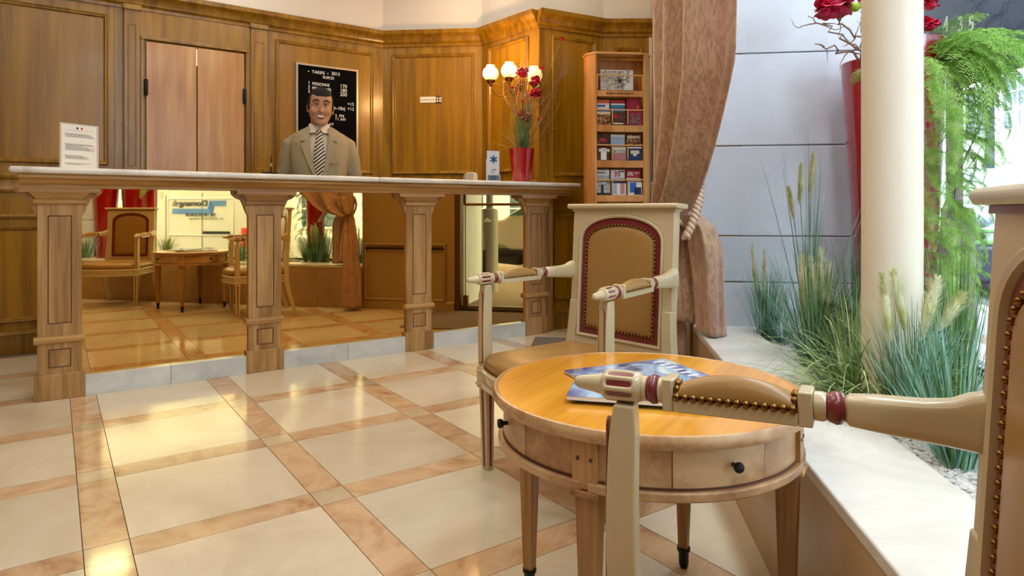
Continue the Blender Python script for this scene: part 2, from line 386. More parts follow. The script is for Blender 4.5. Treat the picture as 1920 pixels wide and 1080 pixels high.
# door casing gap: rails stop at the doors
for x0, x1 in ((0, ax(232)), (ax(500), A.L)):
    A.rail('chair_rail', x0, x1, RAIL); A.rail('dado_moulding', x0, x1, RAIL2); A.rail('baseboard', x0, x1, BASE)
for x0, x1 in ((0.2, 1.3), (1.42, ax(-60)), (ax(-30), ax(203)), (ax(516), ax(699))):
    A.panel(x0, x1, 1.2, 2.205); A.panel(x0, x1, 0.2, 0.80)
MB().box(ax(205)+0.03, ax(232)-0.006, -0.004, 0, 0.15, 2.265).build('stile', M['oak'], A.o, bevel=0.002)
for a, b in ((ax(232), ax(262)), (ax(469), ax(499))):
    MB().box(a, b, -0.032, 0, 0, 2.265).rectring(a+0.022, b-0.022, 1.2, 2.16, [(0, 0.032), (0, 0.036), (0.006, 0.036), (0.009, 0.026)], 0, -1).build('pilaster', M['oak'], A.o, bevel=0.002)
    MB().box(a-0.008, b+0.008, -0.045, 0, 2.255, 2.29).build('pilaster_cap', M['oak'], A.o, bevel=0.003)
# door surround
MB().box(ax(262), d0-0.012, -0.02, 0, 0, 2.09).box(d1+0.012, ax(469), -0.02, 0, 0, 2.09).box(ax(262), ax(469), -0.012, 0, 2.09, 2.262).build('door_surround', M['oak_panel'], A.o, bevel=0.002)
MB().box(d0-0.03, d1+0.03, -0.036, 0, 2.068, 2.092).box(d0-0.03, d0-0.008, -0.03, 0, 0, 2.07).box(d1+0.008, d1+0.03, -0.03, 0, 0, 2.07).build('door_architrave', M['oak'], A.o, bevel=0.003)
# swing doors
dr = bpy.data.objects.new('door_1', None); C.objects.link(dr); dr.location = (PA[0]+d0, YB, 0); tag(dr, kind='structure')
W = d1-d0; half = W/2
for k in (0, 1):
    lf = MB().box(k*half+0.004, (k+1)*half-0.004, -0.03, -0.004, 0.02, 2.055).build('door_leaf', M['oak_door'], dr, bevel=0.003)
    hx = 0.002 if k == 0 else W-0.002
    for hz in (1.74, 0.4):
        MB().lathe([(0.011, -0.055), (0.013, -0.05), (0.013, 0.05), (0.011, 0.055)], 12, Matrix.Translation((hx, -0.038, hz))).build('hinge', M['dark'], lf, smooth=40)
MB().box(half-0.003, half+0.003, -0.006, -0.004, 1.93, 2.05).build('door_gap', plain('painted_gap_glow', (255, 240, 205), 0.5, emit=(255, 236, 190), estr=1.4), dr)  # glowing strip stands in for light coming through between the leaves

B = Wall('wall_back_angled', PB, PC, M['oak']); over(B, 0, B.L); B.rail('cornice', 0, B.L, CORN); B.rail('baseboard', 0, B.L, BASE)
B.rail('chair_rail', 0, B.L, RAIL)
B.panel(B.px(736), B.px(890), 1.2, 2.20); B.panel(B.px(736), B.px(890), 0.2, 0.8)
Cw = Wall('wall_alcove', PC, PD, M['oak']); over(Cw, 0, Cw.L); Cw.rail('cornice', 0, Cw.L, CORN); Cw.rail('baseboard', 0, Cw.L, BASE)
Cw.panel(Cw.px(917), Cw.px(992), 1.2, 2.22); Cw.rail('chair_rail', 0, Cw.L, RAIL)
Dw = Wall('wall_right', PD, PE, M['oak']); over(Dw, 0, Dw.L); Dw.rail('cornice', -0.02, Dw.L, CORN); Dw.rail('baseboard', 0, Dw.L, BASE)
Dw.panel(Dw.px(1034), Dw.px(1117), 1.16, 2.22); Dw.panel(Dw.px(1034), Dw.px(1117), 0.22, 0.9); Dw.rail('chair_rail', 0, Dw.L, RAIL2)
Ew = Wall('wall_right_angled', PE, PF, M['oak']); over(Ew, 0, Ew.L); Ew.rail('cornice', 0, Ew.L, CORN); Ew.rail('baseboard', 0, Ew.L, BASE)
Ew.panel(Ew.px(1152), Ew.px(1204), 1.16, 2.18)

# ---- wall with the street door (seen in the counter mirror): n = 0.42
N0 = 0.42
def frontwall(name, u0, u1, mat, z0=0, z1=3.05, n=N0, t=0.2, kind='structure', parent=None):
    x, y = UN(u0, n); o = MB().box(0, u1-u0, -t, 0, z0, z1).build(name, mat, parent, (x, y, 0), FA); 
    if not parent: tag(o, kind=kind)
    return o
# local frame of a front wall: x along u, +y towards the room
uD0, uD1 = 3.86, 4.86
fw = frontwall('wall_front', 2.98, uD0, M['tan_wall'])
MB().rectring(0.02, 0.80, 0.08, 0.60, [(0, 0), (0, 0.014), (0.008, 0.02), (0.022, 0.014), (0.026, 0.003)], 0, 1).build('panel_moulding', M['tan_wall'], fw, smooth=30)
MB().box(0.03, 0.79, 0.014, 0.02, 0.545, 0.56).build('panel_vent', M['dark'], fw)
MB().prism([(0, 0), (0.015, 0), (0.015, 0.07), (0.004, 0.085), (0, 0.085)], 0, uD0-2.98, 'yz').build('baseboard', M['tan_wall'], fw)
fw2 = frontwall('wall_front_end', uD1, 5.45, M['tan_wall'])
fw3 = frontwall('wall_front_lintel', uD0, uD1, M['tan_wall'], 2.35, 3.05)
fw4 = frontwall('wall_window_lintel', -0.78, 2.98, M['white_wall'], 2.62, 3.05, n=1.34)
fw5 = frontwall('wall_front_far', -4.3, -0.98, M['tan_wall'])
x, y = PF; x2, y2 = UN(5.45, N0)
Wall('wall_corner_closing', PF, (x2, y2), M['white_wall'], h=3.05)
# glazed street door standing open on its frame
dx, dy = UN(uD0, N0)
sd = bpy.data.objects.new('door_2', None); C.objects.link(sd); sd.location = (dx, dy, 0); sd.rotation_euler = (0, 0, FA); tag(sd, kind='structure')
MB().box(0, 0.05, -0.12, 0.0, 0, 2.35).box(0.95, 1.0, -0.12, 0, 0, 2.35).box(0.05, 0.95, -0.12, 0, 2.3, 2.35).build('door_frame', M['groove'], sd, bevel=0.003)
MB().box(0.055, 0.945, -0.066, -0.054, 0.03, 2.29).build('door_glass', M['glass'], sd)
MB().box(0.05, 0.95, -0.075, -0.045, 0.012, 0.05).build('bottom_rail', M['steel'], sd, bevel=0.003)
MB().box(0.07, 0.11, -0.08, -0.03, 0.03, 0.14).build('floor_pivot', M['brass'], sd, bevel=0.004)
hb = MB().tube([(0.10, 0.02, 0.95), (0.92, 0.02, 0.95)], 0.012, 10).tube([(0.10, -0.05, 0.95), (0.10, 0.02, 0.95)], 0.008, 8).tube([(0.92, -0.05, 0.95), (0.92, 0.02, 0.95)], 0.008, 8)
hb.tube([(0.10, 0.02, 0.95), (0.10, 0.02, 1.5)], 0.012, 10).tube([(0.10, 0.0, 0.12), (0.10, 0.0, 0.95)], 0.004, 6)
hb.build('push_bar', M['brass'], sd, smooth=40)
MB().box(0.0, 1.0, -0.2, 0.0, 0, 0.012).build('threshold', M['dark'], sd)

fo_ = MB(); L0, L1 = -16-uD0, 24-uD0
for a_, b_, z0_, z1_ in ((L0, -0.98-uD0, -1.2, 12), (5.25-uD0, L1, -1.2, 12), (-0.98-uD0, 5.25-uD0, 3.06, 12)):
    fo_.box(a_, b_, -0.93-0.2, -0.93, z0_, z1_)
fo_.build('wall_street_front', M['wall_stone'], None, (dx, dy, 0), FA); tag(bpy.data.objects['wall_street_front'], kind='structure')
MB().box(-0.2, -0.002, -0.93, -0.202, 0, 3.05).box(1.002, 1.2, -0.93, -0.202, 0, 3.05).build('door_reveal', M['wall_stone'], sd)
# ---- remaining shell behind the camera
Wall('wall_left', (-3.3, -4.0), (-3.3, YB), M['oak'], h=3.05)
Wall('wall_rear', (0.5, -4.0), (-3.3, -4.0), M['white_wall'], h=3.05)

# ---- stone return walls of the window bay
def return_wall(name, u, face, n0=N0, n1=1.34):
    x, y = UN(u, n0); L = n1-n0
    # local x runs outwards along n, the seen face looks along face*u
    o = bpy.data.objects.new(name, None)
    base = MB().box(0.205 if face < 0 else 0.02, L, (-0.19 if face > 0 else 0.0), (0.0 if face > 0 else 0.19), 0, 3.05).build(name, M['grout_pale'], None, (x, y, 0), FA-pi/2)
    tag(base, kind='structure'); bpy.data.objects.remove(o)
    # local +y = +u
    zs = [0.36, 0.585, 0.787, 1.182, 1.585, 1.985, 2.385, 2.785, 3.05]
    for k in range(len(zs)-1):
        segs = [(0, L)]
        for a, b in segs:
            y0, y1 = ((0.0, 0.006) if face > 0 else (-0.006, 0.0))
            MB().box(a+0.001, b-0.001, y0, y1, zs[k]+0.003, zs[k+1]-0.003).build('stone_block', M['wall_stone'], base, bevel=0.0025)
    return base
M['grout_pale'] = plain('pale_joint', (150, 156, 166), 0.8)
return_wall('wall_bay_right', 2.98, -1)
return_wall('wall_bay_left', -0.78, 1)


# ---- shop window
u0, u1, NW = -0.78, 2.98, 1.27
wx, wy = UN(u0, NW)
win = bpy.data.objects.new('window_1', None); C.objects.link(win); win.location = (wx, wy, 0); win.rotation_euler = (0, 0, FA); tag(win, kind='structure')
LW = u1-u0
MB().box(0, LW, -0.03, 0.03, 0.33, 0.385).box(0, LW, -0.03, 0.03, 2.56, 2.64).box(0, 0.05, -0.03, 0.03, 0.385, 2.56).box(LW-0.05, LW, -0.03, 0.03, 0.385, 2.56).build('window_frame', M['dark'], win, bevel=0.004)
pn = [0.05, 1.27, 2.49, LW-0.05]
for a, b in zip(pn[:-1], pn[1:]):
    MB().box(a+0.004, b-0.004, -0.005, 0.003, 0.385, 2.56).build('window_pane', M['glass'], win)
MB().box(0, LW, -0.2, -0.03, -0.2, 0.385).build('outer_sill', M['ledge'], win)

# ---- planter: front slab, ledge, far side, gravel bed
pl = thing('window_planter', 'long stone planter under the shop window with a broad white ledge', 'planter', (*UN(-0.78, 0.42), 0), FA)
PLW = 3.755
# local: x along u, -y outwards
for k, (a, b) in enumerate(((0, 1.02), (1.02, 2.24), (2.24, 3.3), (3.3, PLW))):
    MB().box(a+0.001, b-0.001, -0.02, 0, 0, 0.365).build('front_slab', M['tan_stone'], pl, bevel=0.0015)
MB().box(0, PLW, -0.235, 0.004, 0.366, 0.392).build('ledge_slab', M['ledge'], pl, bevel=0.004)
MB().box(0, PLW, -0.235, -0.21, 0.0, 0.365).build('inner_wall', M['ledge'], pl)
bed = MB(); nx, ny = 260, 46
import itertools
rg = random.Random(3)
for j in range(ny+1):
    for i in range(nx+1):
        bed.v.append((PLW*i/nx, -0.235-0.58*j/ny, 0.352+rg.uniform(0, 0.012)))
for j in range(ny):
    for i in range(nx):
        a = j*(nx+1)+i; bed.f.append((a, a+1, a+nx+2, a+nx+1))
g = bed.build('gravel_bed', M['gravel'], pl); g['kind'] = 'stuff'
ch = MB()
for k in range(5200):
    x_, y_ = rg.uniform(0.9, PLW-0.01), -0.245-0.5*rg.random()**1.3
    r = rg.uniform(0.004, 0.009); vs = []
    for a in range(6):
        v = [(1,0,0),(-1,0,0),(0,1,0),(0,-1,0),(0,0,1),(0,0,-1)][a]
        vs.append((x_+v[0]*r*rg.uniform(.6,1.3)+v[2]*r*.2, y_+v[1]*r*rg.uniform(.6,1.3)+v[0]*r*.3, 0.362+v[2]*r*rg.uniform(.5,.9)))
    ch.add(vs, [(0,2,4),(2,1,4),(1,3,4),(3,0,4),(2,0,5),(1,2,5),(3,1,5),(0,3,5)])
g = ch.build('gravel_chips', M['gravel'], pl); g['kind'] = 'stuff'

# ---- column
cx, cy = D(1672, 400, 1.70)[:2]
col = MB().lathe([(0.0705, 0.33), (0.0705, 2.96), (0.08, 2.98), (0.09, 3.05)], 48).build('column', M['column'], None, (cx, cy, 0), smooth=40)
tag(col, 'smooth round cream column rising out of the planter', 'column')
# ---- doormat
mt_ = MB().box(-0.45, 0.45, -0.62, 0.62, 0.0, 0.008).build('doormat', M['mat'], None, (2.93, 2.93, 0.001), FA, bevel=0.003)
tag(mt_, 'grey brown entrance mat on the marble floor before the street door', 'doormat')

# ================================================================== RECEPTION COUNTER
ct = thing('reception_counter', 'long oak reception counter with white marble top and mirrored front', 'counter', (0, YM, 0))
# local: x = world x, y = world y - YM
MT = MB().box(-0.166, 1.60, -0.15, 0.26, 1.068, 1.098)
mt1 = MT.build('marble_top', M['white_marble'], ct, bevel=0.013, seg=4)
MB().box(1.601, 3.19, -0.15, 0.26, 1.068, 1.098).build('marble_top', M['white_marble'], ct, bevel=0.013, seg=4)
def ovr(prof, x0, x1, name, mat):                # moulding running along x: prof of (y, z) polygon, returned ends
    return MB().prism(prof, x0, x1, 'yz').build(name, mat, ct, smooth=30)
ovr([(0.2, 1.068), (-0.125, 1.068), (-0.13, 1.06), (-0.13, 1.05), (-0.122, 1.044), (-0.112, 1.042), (-0.10, 1.032), (-0.085, 1.02), (-0.075, 1.016), (-0.075, 1.006), (0.2, 1.006)], -0.13, 3.14, 'top_moulding', M['limed_h'])
MB().box(-0.02, 3.05, 0.012, 0.22, 0, 1.006).build('counter_body', M['limed'], ct)
PXC = [0.024, 0.968, 1.926, 2.868]
for k, xc in enumerate(PXC):
    w = 0.20
    hw = w/2
    pb = MB().box(xc-hw, xc+hw, -0.032, 0.02, 0, 0.122)
    pb.build_ = None
    pil = MB().box(xc-hw+0.012, xc+hw-0.012, -0.022, 0.02, 0.12, 0.94).build('pillar', M['limed'], ct, bevel=0.002)
    pb.build('pillar_base', M['limed'], pil, bevel=0.003)
    MB().prism([(0.02, 0.268), (-0.03, 0.268), (-0.036, 0.276), (-0.036, 0.288), (-0.03, 0.296), (-0.024, 0.30), (0.02, 0.30)], xc-hw-0.002, xc+hw+0.002, 'yz').build('astragal', M['limed_h'], pil, smooth=30)
    MB().prism([(0.02, 0.928), (-0.03, 0.928), (-0.038, 0.934), (-0.038, 0.946), (-0.03, 0.952), (0.02, 0.952)], xc-hw-0.004, xc+hw+0.004, 'yz').build('neck_ring', M['limed_h'], pil, smooth=30)
    # capital: flaring block and slab
    cp = MB()
    for (a, ya, za), (b, yb, zb) in zip([(0.094, -0.028, 0.952), (0.097, -0.032, 0.958), (0.112, -0.05, 0.975), (0.120, -0.058, 0.984), (0.158, -0.07, 0.985)], [(0.097, -0.032, 0.958), (0.112, -0.05, 0.975), (0.120, -0.058, 0.984), (0.120, -0.058, 0.985), (0.158, -0.07, 1.008)]):
        cp.add([(xc-a, ya, za), (xc+a, ya, za), (xc+a, 0.02, za), (xc-a, 0.02, za), (xc-b, yb, zb), (xc+b, yb, zb), (xc+b, 0.02, zb), (xc-b, 0.02, zb)],
               [(3,2,1,0),(4,5,6,7),(0,1,5,4),(1,2,6,5),(2,3,7,6),(3,0,4,7)])
    cp.build('capital', M['limed_h'], pil, smooth=25)
    # recessed panels: a dark sight line round a flush field
    for z0, z1, ins in ((0.36, 0.875, 0.052), (0.152, 0.240, 0.055)):
        fr_ = MB().rectring(xc-hw+ins, xc+hw-ins, z0, z1, [(0, 0.022), (0.0, 0.0235), (0.003, 0.0235), (0.005, 0.0225)], 0, -1)
        fr_.build('panel_bead', M['groove'], pil)
        MB().box(xc-hw+ins+0.005, xc+hw-ins-0.005, -0.0228, -0.02, z0+0.005, z1-0.005).build('inset_panel', M['limed'], pil)
    for s in (-1, 1):                              # side corbels under the top
        pr = [(s*0.088, 1.006), (s*0.175, 1.006), (s*0.172, 0.985), (s*0.15, 0.965), (s*0.125, 0.955), (s*0.112, 0.925), (s*0.10, 0.89), (s*0.088, 0.87)]
        MB().prism([(xc+a, b) for a, b in pr], -0.018, 0.0, 'xz').build('corbel', M['limed'], pil, smooth=40)
for k in range(3):
    a, b = PXC[k]+0.10, PXC[k+1]-0.10
    mid = (a+b)/2
    MB().box(a-0.012, b+0.012, 0.0, 0.012, 0.098, 1.006).build('mirror_panel', M['mirror'], ct)
    for c, d in ((a, mid), (mid, b)):
        MB().box(c+0.0008, d-0.0008, -0.028, 0.0, 0, 0.098).build('plinth_slab', M['plinth'], ct, bevel=0.001)
CT = 1.098                                        # marble surface height

# ================================================================== ARMCHAIRS
def arm_parts(parent, side, near):
    """turned arm from tip (y=+.075) to the back stile (y=-.395); side +1 = sitter's right"""
    p0 = Vector((side*0.285, 0.075, 0.658)); p1 = Vector((side*0.228, -0.395, 0.673)); ax_ = (p1-p0); L = ax_.length; ax_.normalize()
    xa = Vector((0, 0, 1)).cross(ax_).normalized(); za = ax_.cross(xa).normalized()
    mt = Matrix((( xa.x, za.x, ax_.x, p0.x), (xa.y, za.y, ax_.y, p0.y), (xa.z, za.z, ax_.z, p0.z), (0, 0, 0, 1)))   # local x sideways, y up, z along the arm
    arm = MB().lathe([(0.0, 0), (0.006, 0.0015), (0.0085, 0.006), (0.0095, 0.012), (0.012, 0.03), (0.0145, 0.042), (0.015, 0.0445), (0.015, 0.0445), (0.0, 0.0445)], 20, mt).build('arm', M['cream'], parent, smooth=40)
    # fluted barrel
    R = []; seg = 96
    for z_, r_, dpt in ((0.043, 0.015, 0), (0.045, 0.0185, 0.0), (0.050, 0.0205, 0.0), (0.052, 0.021, 0.004), (0.062, 0.0215, 0.006), (0.078, 0.0215, 0.006), (0.088, 0.021, 0.004), (0.0905, 0.0205, 0), (0.097, 0.018, 0), (0.101, 0.014, 0)):
        R.append([mt @ Vector(((r_-dpt*max(0, abs(cos(4*t_))-0.35)*1.3)*cos(t_+pi/8), (r_-dpt*max(0, abs(cos(4*t_))-0.35)*1.3)*sin(t_+pi/8), z_)) for t_ in [2*pi*k/seg for k in range(seg)]])
    MB().rings(R).build('fluted_barrel', M['cream'], arm, smooth=50)
    fl_ = MB()
    for k in range(8):                             # painted hollows of the flutes
        a_ = pi/8+k*pi/4; c_, s_ = cos(a_), sin(a_); pts = []
        hw_, z0_, z1_ = 0.0060, 0.0525, 0.0875
        out = [(-1, z0_+0.004), (-0.6, z0_+0.0012), (0, z0_), (0.6, z0_+0.0012), (1, z0_+0.004), (1, z1_-0.004), (0.6, z1_-0.0012), (0, z1_), (-0.6, z1_-0.0012), (-1, z1_-0.004)]
        vs = [mt @ Vector((c_*0.0186-s_*q*hw_, s_*0.0186+c_*q*hw_, w_)) for q, w_ in out]+[mt @ Vector((c_*0.0164-s_*q*hw_*0.9, s_*0.0164+c_*q*hw_*0.9, w_)) for q, w_ in out]
        fl_.add(vs, [tuple(range(10)), tuple(reversed(range(10, 20)))]+[(i, (i+1) % 10, 10+(i+1) % 10, 10+i) for i in range(10)])
    f_ = fl_.build('painted_flutes', M['maroon'], arm); f_['label'] = 'maroon painted flutes'
    MB().lathe([(0.014, 0.099), (0.0165, 0.101), (0.0165, 0.106), (0.012, 0.107)], 24, mt).build('collar', M['cream'], arm, smooth=40)
    MB().lathe([(0.012, 0.1055), (0.0165, 0.108), (0.0195, 0.1135), (0.0185, 0.119), (0.013, 0.1225)], 28, mt).build('painted_ring', M['maroon'], arm, smooth=60)
    MB().lathe([(0.012, 0.122), (0.0165, 0.1225), (0.0175, 0.1275), (0.0165, 0.131), (0.012, 0.1315)], 24, mt).build('collar', M['cream'], arm, smooth=40)
    hb_ = 0.0215
    MB().box(-0.020, 0.020, -0.022, 0.019, 0.130, 0.144, mt).box(-0.020, 0.020, -0.022, -0.004, 0.144, 0.292, mt).box(-0.020, 0.020, -0.022, 0.019, 0.292, 0.308, mt).build('pad_rail', M['cream'], arm, bevel=0.002)
    # domed leather pad
    pad = MB(); R = []
    for k in range(17):
        t_ = k/16; z_ = 0.146+0.144*t_; hh = (0.004+0.027*max(0, sin(pi*(0.04+0.92*t_)))**0.55)
        ring = []
        for q in range(13):
            a_ = pi*q/12; ring.append(mt @ Vector((-0.0188*cos(a_)*(1-0.10*sin(a_)), -0.004+hh*sin(a_)**0.75 if sin(a_) > 0 else -0.004, z_)))
        ring.append(mt @ Vector((0.0, -0.006, z_))); R.append(ring)
    pd = pad.rings(R).build('arm_pad', M['leather'], arm, smooth=60); pd['label'] = 'tan leather arm pad'
    nails = []
    nn = 14
    for s_ in (-1, 1):
        for k in range(nn):
            nails.append(Vector((s_*0.0192, -0.0025, 0.149+0.138*k/(nn-1))))
    for zc in (0.1475, 0.2885):
        for k in range(1, 5): nails.append(Vector((-0.0192+0.0384*k/5, -0.0025+0.014*sin(pi*k/5), zc)))
    if near:
        nm = MB().ball((0, 0, 0), 0.0055, 12, 7).mesh('upholstery_nail', M['brass'], 60)
        for v in nails: inst('upholstery_nail', nm, pd, mt @ v)
    else:
        b_ = MB()
        for v in nails: b_.ball(mt @ v, 0.0042, 8, 5)
        b_.build('upholstery_nails', M['brass'], pd, smooth=60)['kind'] = 'stuff'
    MB().lathe([(0.013, 0.307), (0.017, 0.309), (0.0175, 0.317), (0.016, 0.322), (0.012, 0.3225)], 24, mt).build('collar', M['cream'], arm, smooth=40)
    MB().lathe([(0.012, 0.321), (0.0165, 0.3235), (0.0195, 0.332), (0.0185, 0.338), (0.013, 0.343)], 28, mt).build('painted_ring', M['maroon'], arm, smooth=60)
    # flat scrolled end that meets the stile
    R = []
    for z_, w_, up_, dn_ in ((0.341, 0.012, 0.013, 0.013), (0.346, 0.017, 0.017, 0.018), (0.37, 0.018, 0.0185, 0.021), (0.42, 0.018, 0.019, 0.026), (0.445, 0.018, 0.022, 0.029), (0.462, 0.018, 0.030, 0.031), (0.478, 0.018, 0.034, 0.033)):
        cs = []
        for k in range(24):
            t_ = 2*pi*k/24; c_, s_ = cos(t_), sin(t_)
            cs.append((w_*abs(c_)**0.55*(1 if c_ > 0 else -1), (up_ if s_ > 0 else dn_)*abs(s_)**0.55*(1 if s_ > 0 else -1)))
        R.append([mt @ Vector((c[0], c[1], z_)) for c in cs])
    MB().rings(R).build('arm_scroll', M['cream'], arm, smooth=60)
    # curved support below the barrel
    x_ = side*0.272
    prof = []
    for k in range(11):
        t_ = k/10; z_ = 0.355+0.284*t_; yy = 0.0+0.004*sin(pi*t_)
        hwx = 0.0165; hy = 0.021-0.003*t_
        if t_ > 0.85: hy -= 0.004*(t_-0.85)/0.15
        prof.append([(x_-hwx, yy-hy, z_), (x_+hwx, yy-hy, z_), (x_+hwx, yy+hy, z_), (x_-hwx, yy+hy, z_)])
    sup = MB().rings(prof).build('arm_support', M['cream'], parent, bevel=0.003)
    # arched groove on its front
    out = [(-0.011, 0.37), (0.011, 0.37)]+[(0.011*cos(a), 0.605+0.014*sin(a)) for a in [pi*k/8 for k in range(9)]]
    inn = [(v*0.78, w if w > 0.38 else w+0.003) for v, w in out]
    MB().prism([(x_+a, b) for a, b in out], 0.0215, 0.0245, 'xz').build('groove_line', M['maroon'], sup)
    MB().prism([(x_+a*0.74, 0.373+(b-0.37)*0.985) for a, b in out], 0.022, 0.0255, 'xz').build('sunk_face', M['leather_paint'], sup)
M['leather_paint'] = plain('ochre_cream_paint', (198, 168, 118), 0.4, noise=0.06, nscale=20)

def armchair(label, loc, rotz, near):
    t = thing('armchair', label, 'chair', (loc[0], loc[1], 0), rotz, 'cream and tan salon armchairs')
    # ---- legs
    for s in (-1, 1):
        lg = MB().taper((s*0.262, 0.0, 0.0), (0.0145, 0.0145), (s*0.268, 0.0, 0.285), (0.0195, 0.0195)).build('leg', M['cream'], t, bevel=0.002)
        MB().taper((s*0.262, 0.0146, 0.012), (0.0035, 0.002), (s*0.268, 0.0196, 0.275), (0.005, 0.002)).taper((s*(0.262-0.0146), 0.0, 0.012), (0.002, 0.0035), (s*(0.268-0.0196), 0.0, 0.275), (0.002, 0.005)).taper((s*(0.262+0.0146), 0.0, 0.012), (0.002, 0.0035), (s*(0.268+0.0196), 0.0, 0.275), (0.002, 0.005)).build('leg_stripe', M['maroon'], lg)
        MB().box(s*0.268-0.024, s*0.268+0.024, -0.024, 0.026, 0.283, 0.357).box(s*0.268-0.028, s*0.268+0.028, -0.026, 0.030, 0.293, 0.303).box(s*0.268-0.027, s*0.268+0.027, -0.026, 0.029, 0.338, 0.346).build('corner_block', M['cream'], lg, bevel=0.003)
    for s in (-1, 1):                              # rear leg running up into the back stile
        R = []
        for z_, y_, hw_, x_ in ((0.0, -0.47, 0.013, 0.240), (0.10, -0.435, 0.016, 0.238), (0.20, -0.405, 0.0185, 0.234), (0.30, -0.388, 0.02, 0.228), (0.40, -0.387, 0.0205, 0.220), (0.47, -0.391, 0.0205, 0.212), (0.56, -0.397, 0.0195, 0.208)):
            R.append([(s*x_-hw_, y_-hw_, z_), (s*x_+hw_, y_-hw_, z_), (s*x_+hw_, y_+hw_*0.8, z_), (s*x_-hw_, y_+hw_*0.8, z_)])
        MB().rings(R).build('leg', M['cream'], t, bevel=0.003)
    # ---- seat rail following a bowed outline
    def outline(g):                                # g: offset outwards
        pts = []
        for k in range(17):                        # bowed front
            u = -1+2*k/16; pts.append((u*(0.262+g*0.6), 0.018+0.075*(1-u*u)**0.9+g))
        for k in range(1, 8):
            u = k/8; pts.append(((0.262+g)+0.012*sin(pi*u)-(0.262-0.232)*u, 0.0-0.385*u))
        pts.append((0.232+g, -0.388-g)); pts.append((-0.232-g, -0.388-g))
        for k in range(7, 0, -1):
            u = k/8; pts.append((-(0.262+g)-0.012*sin(pi*u)+(0.262-0.232)*u, 0.0-0.385*u))
        return pts
    R = [[(x, y, z_) for x, y in outline(g)] for g, z_ in ((-0.012, 0.288), (0.004, 0.290), (0.009, 0.295), (0.009, 0.302), (0.003, 0.306), (0.0, 0.31), (0.0, 0.338), (0.006, 0.341), (0.008, 0.347), (0.003, 0.353), (-0.01, 0.355))]
    MB().rings(R).build('seat_rail', M['cream'], t, smooth=35)
    MB().rings([[(x, y, z_) for x, y in outline(g)] for g, z_ in ((0.0035, 0.3065), (0.0012, 0.3075), (0.0012, 0.3105), (-0.004, 0.311))], cap=False).build('rail_line', M['maroon'], t, smooth=35)
    R = []
    for g, z_ in ((-0.006, 0.353), (-0.003, 0.362), (-0.002, 0.375), (-0.006, 0.388), (-0.02, 0.400), (-0.05, 0.410), (-0.10, 0.416), (-0.17, 0.419), (-0.22, 0.420)):
        pts = []
        for x, y in outline(0):
            c = Vector((0, -0.17)); v = Vector((x, y))-c; L = v.length
            v = v*max(0.02, (L+g)/L); pts.append((c.x+v.x, c.y+v.y, z_))
        R.append(pts)
    st = MB().rings(R).build('seat', M['leather'], t, smooth=60); st['label'] = 'tan leather seat cushion'
    nb = MB(); ol = outline(0.0)
    for i in range(len(ol)-8):
        if ol[i][1] < -0.36: continue
        a_, b_ = Vector(ol[i]), Vector(ol[(i+1) % len(ol)]); n_ = max(1, int((b_-a_).length/0.014))
        for k in range(n_):
            q = a_.lerp(b_, k/n_); nb.ball((q.x*0.998, q.y*0.99, 0.359), 0.004, 6, 4)
    for i in range(len(ol)-8, len(ol)):
        a_, b_ = Vector(ol[i]), Vector(ol[(i+1) % len(ol)]); n_ = max(1, int((b_-a_).length/0.014))
        for k in range(n_):
            q = a_.lerp(b_, k/n_); nb.ball((q.x*0.998, q.y*0.99, 0.359), 0.004, 6, 4)
    nb.build('upholstery_nails', M['brass'], st, smooth=60)['kind'] = 'stuff'
    # ---- back frame: flat board with an arched opening; leaning back a little
    back = bpy.data.objects.new('back_frame', None)
    lean = radians(3.2)
    mt = Matrix.Translation((0, -0.392, 0.40)) @ Matrix.Rotation(lean, 4, 'X')
    Hh, HW = 0.505, 0.227
    def arch(w, z0, zs, zt, n=20):                  # z0 bottom, zs spring, zt top
        pts = [(-w, z0), (w, z0), (w, zs)]
        pts += [(w*cos(pi*k/n), zs+(zt-zs)*sin(pi*k/n)**0.85) for k in range(1, n)]
        return pts+[(-w, zs)]
    def outer(n=20):                               # outer rectangle with matching vertex order
        pts = [(-HW, 0.0), (HW, 0.0), (HW, 0.39)]
        for k in range(1, n):
            a_ = pi*k/n; c_, s_ = cos(a_), sin(a_); f_ = min(HW/max(abs(c_), 1e-6), (Hh-0.39)/max(s_, 1e-6)); pts.append((f_*c_, 0.39+f_*s_))
        return pts+[(-HW, 0.39)]
    O, A1 = outer(), arch(0.188, 0.030, 0.388, 0.484)
    def lay(poly, y): return [mt @ Vector((a, y, b)) for a, b in poly]
    fr = MB().rings([lay(O, -0.016), lay(O, 0.016), lay(A1, 0.016), lay(A1, -0.016), lay(O, -0.016)], cap=False).build('back_frame', M['cream'], t, smooth=30)
    fr.modifiers.new('b', 'BEVEL').width = 0.002; fr.modifiers['b'].limit_method = 'ANGLE'
    fr['label'] = 'cream back frame with arched opening'
    A2 = arch(0.179, 0.040, 0.385, 0.473); A3 = arch(0.154, 0.064, 0.375, 0.446)
    MB().rings([lay(A1, 0.012), lay(A1, 0.021), lay(arch(0.184, 0.034, 0.387, 0.480), 0.023), lay(A2, 0.020), lay(A2, 0.008)], cap=False).build('arch_bead', M['cream'], fr, smooth=40)
    MB().rings([lay(A2, 0.012), lay(A3, 0.014), lay(A3, 0.006)], cap=False).build('border_band', M['maroon'], fr, smooth=40)
    # leather panel, domed
    R = []
    for f_, y_ in ((1.0, 0.010), (0.97, 0.016), (0.9, 0.019), (0.75, 0.022), (0.5, 0.024), (0.2, 0.025)):
        R.append([mt @ Vector((a*f_, y_, 0.25+(b-0.25)*f_)) for a, b in A3])
    lp = MB().rings(R).build('back_panel', M['leather'], fr, smooth=60); lp['label'] = 'tan leather back panel'
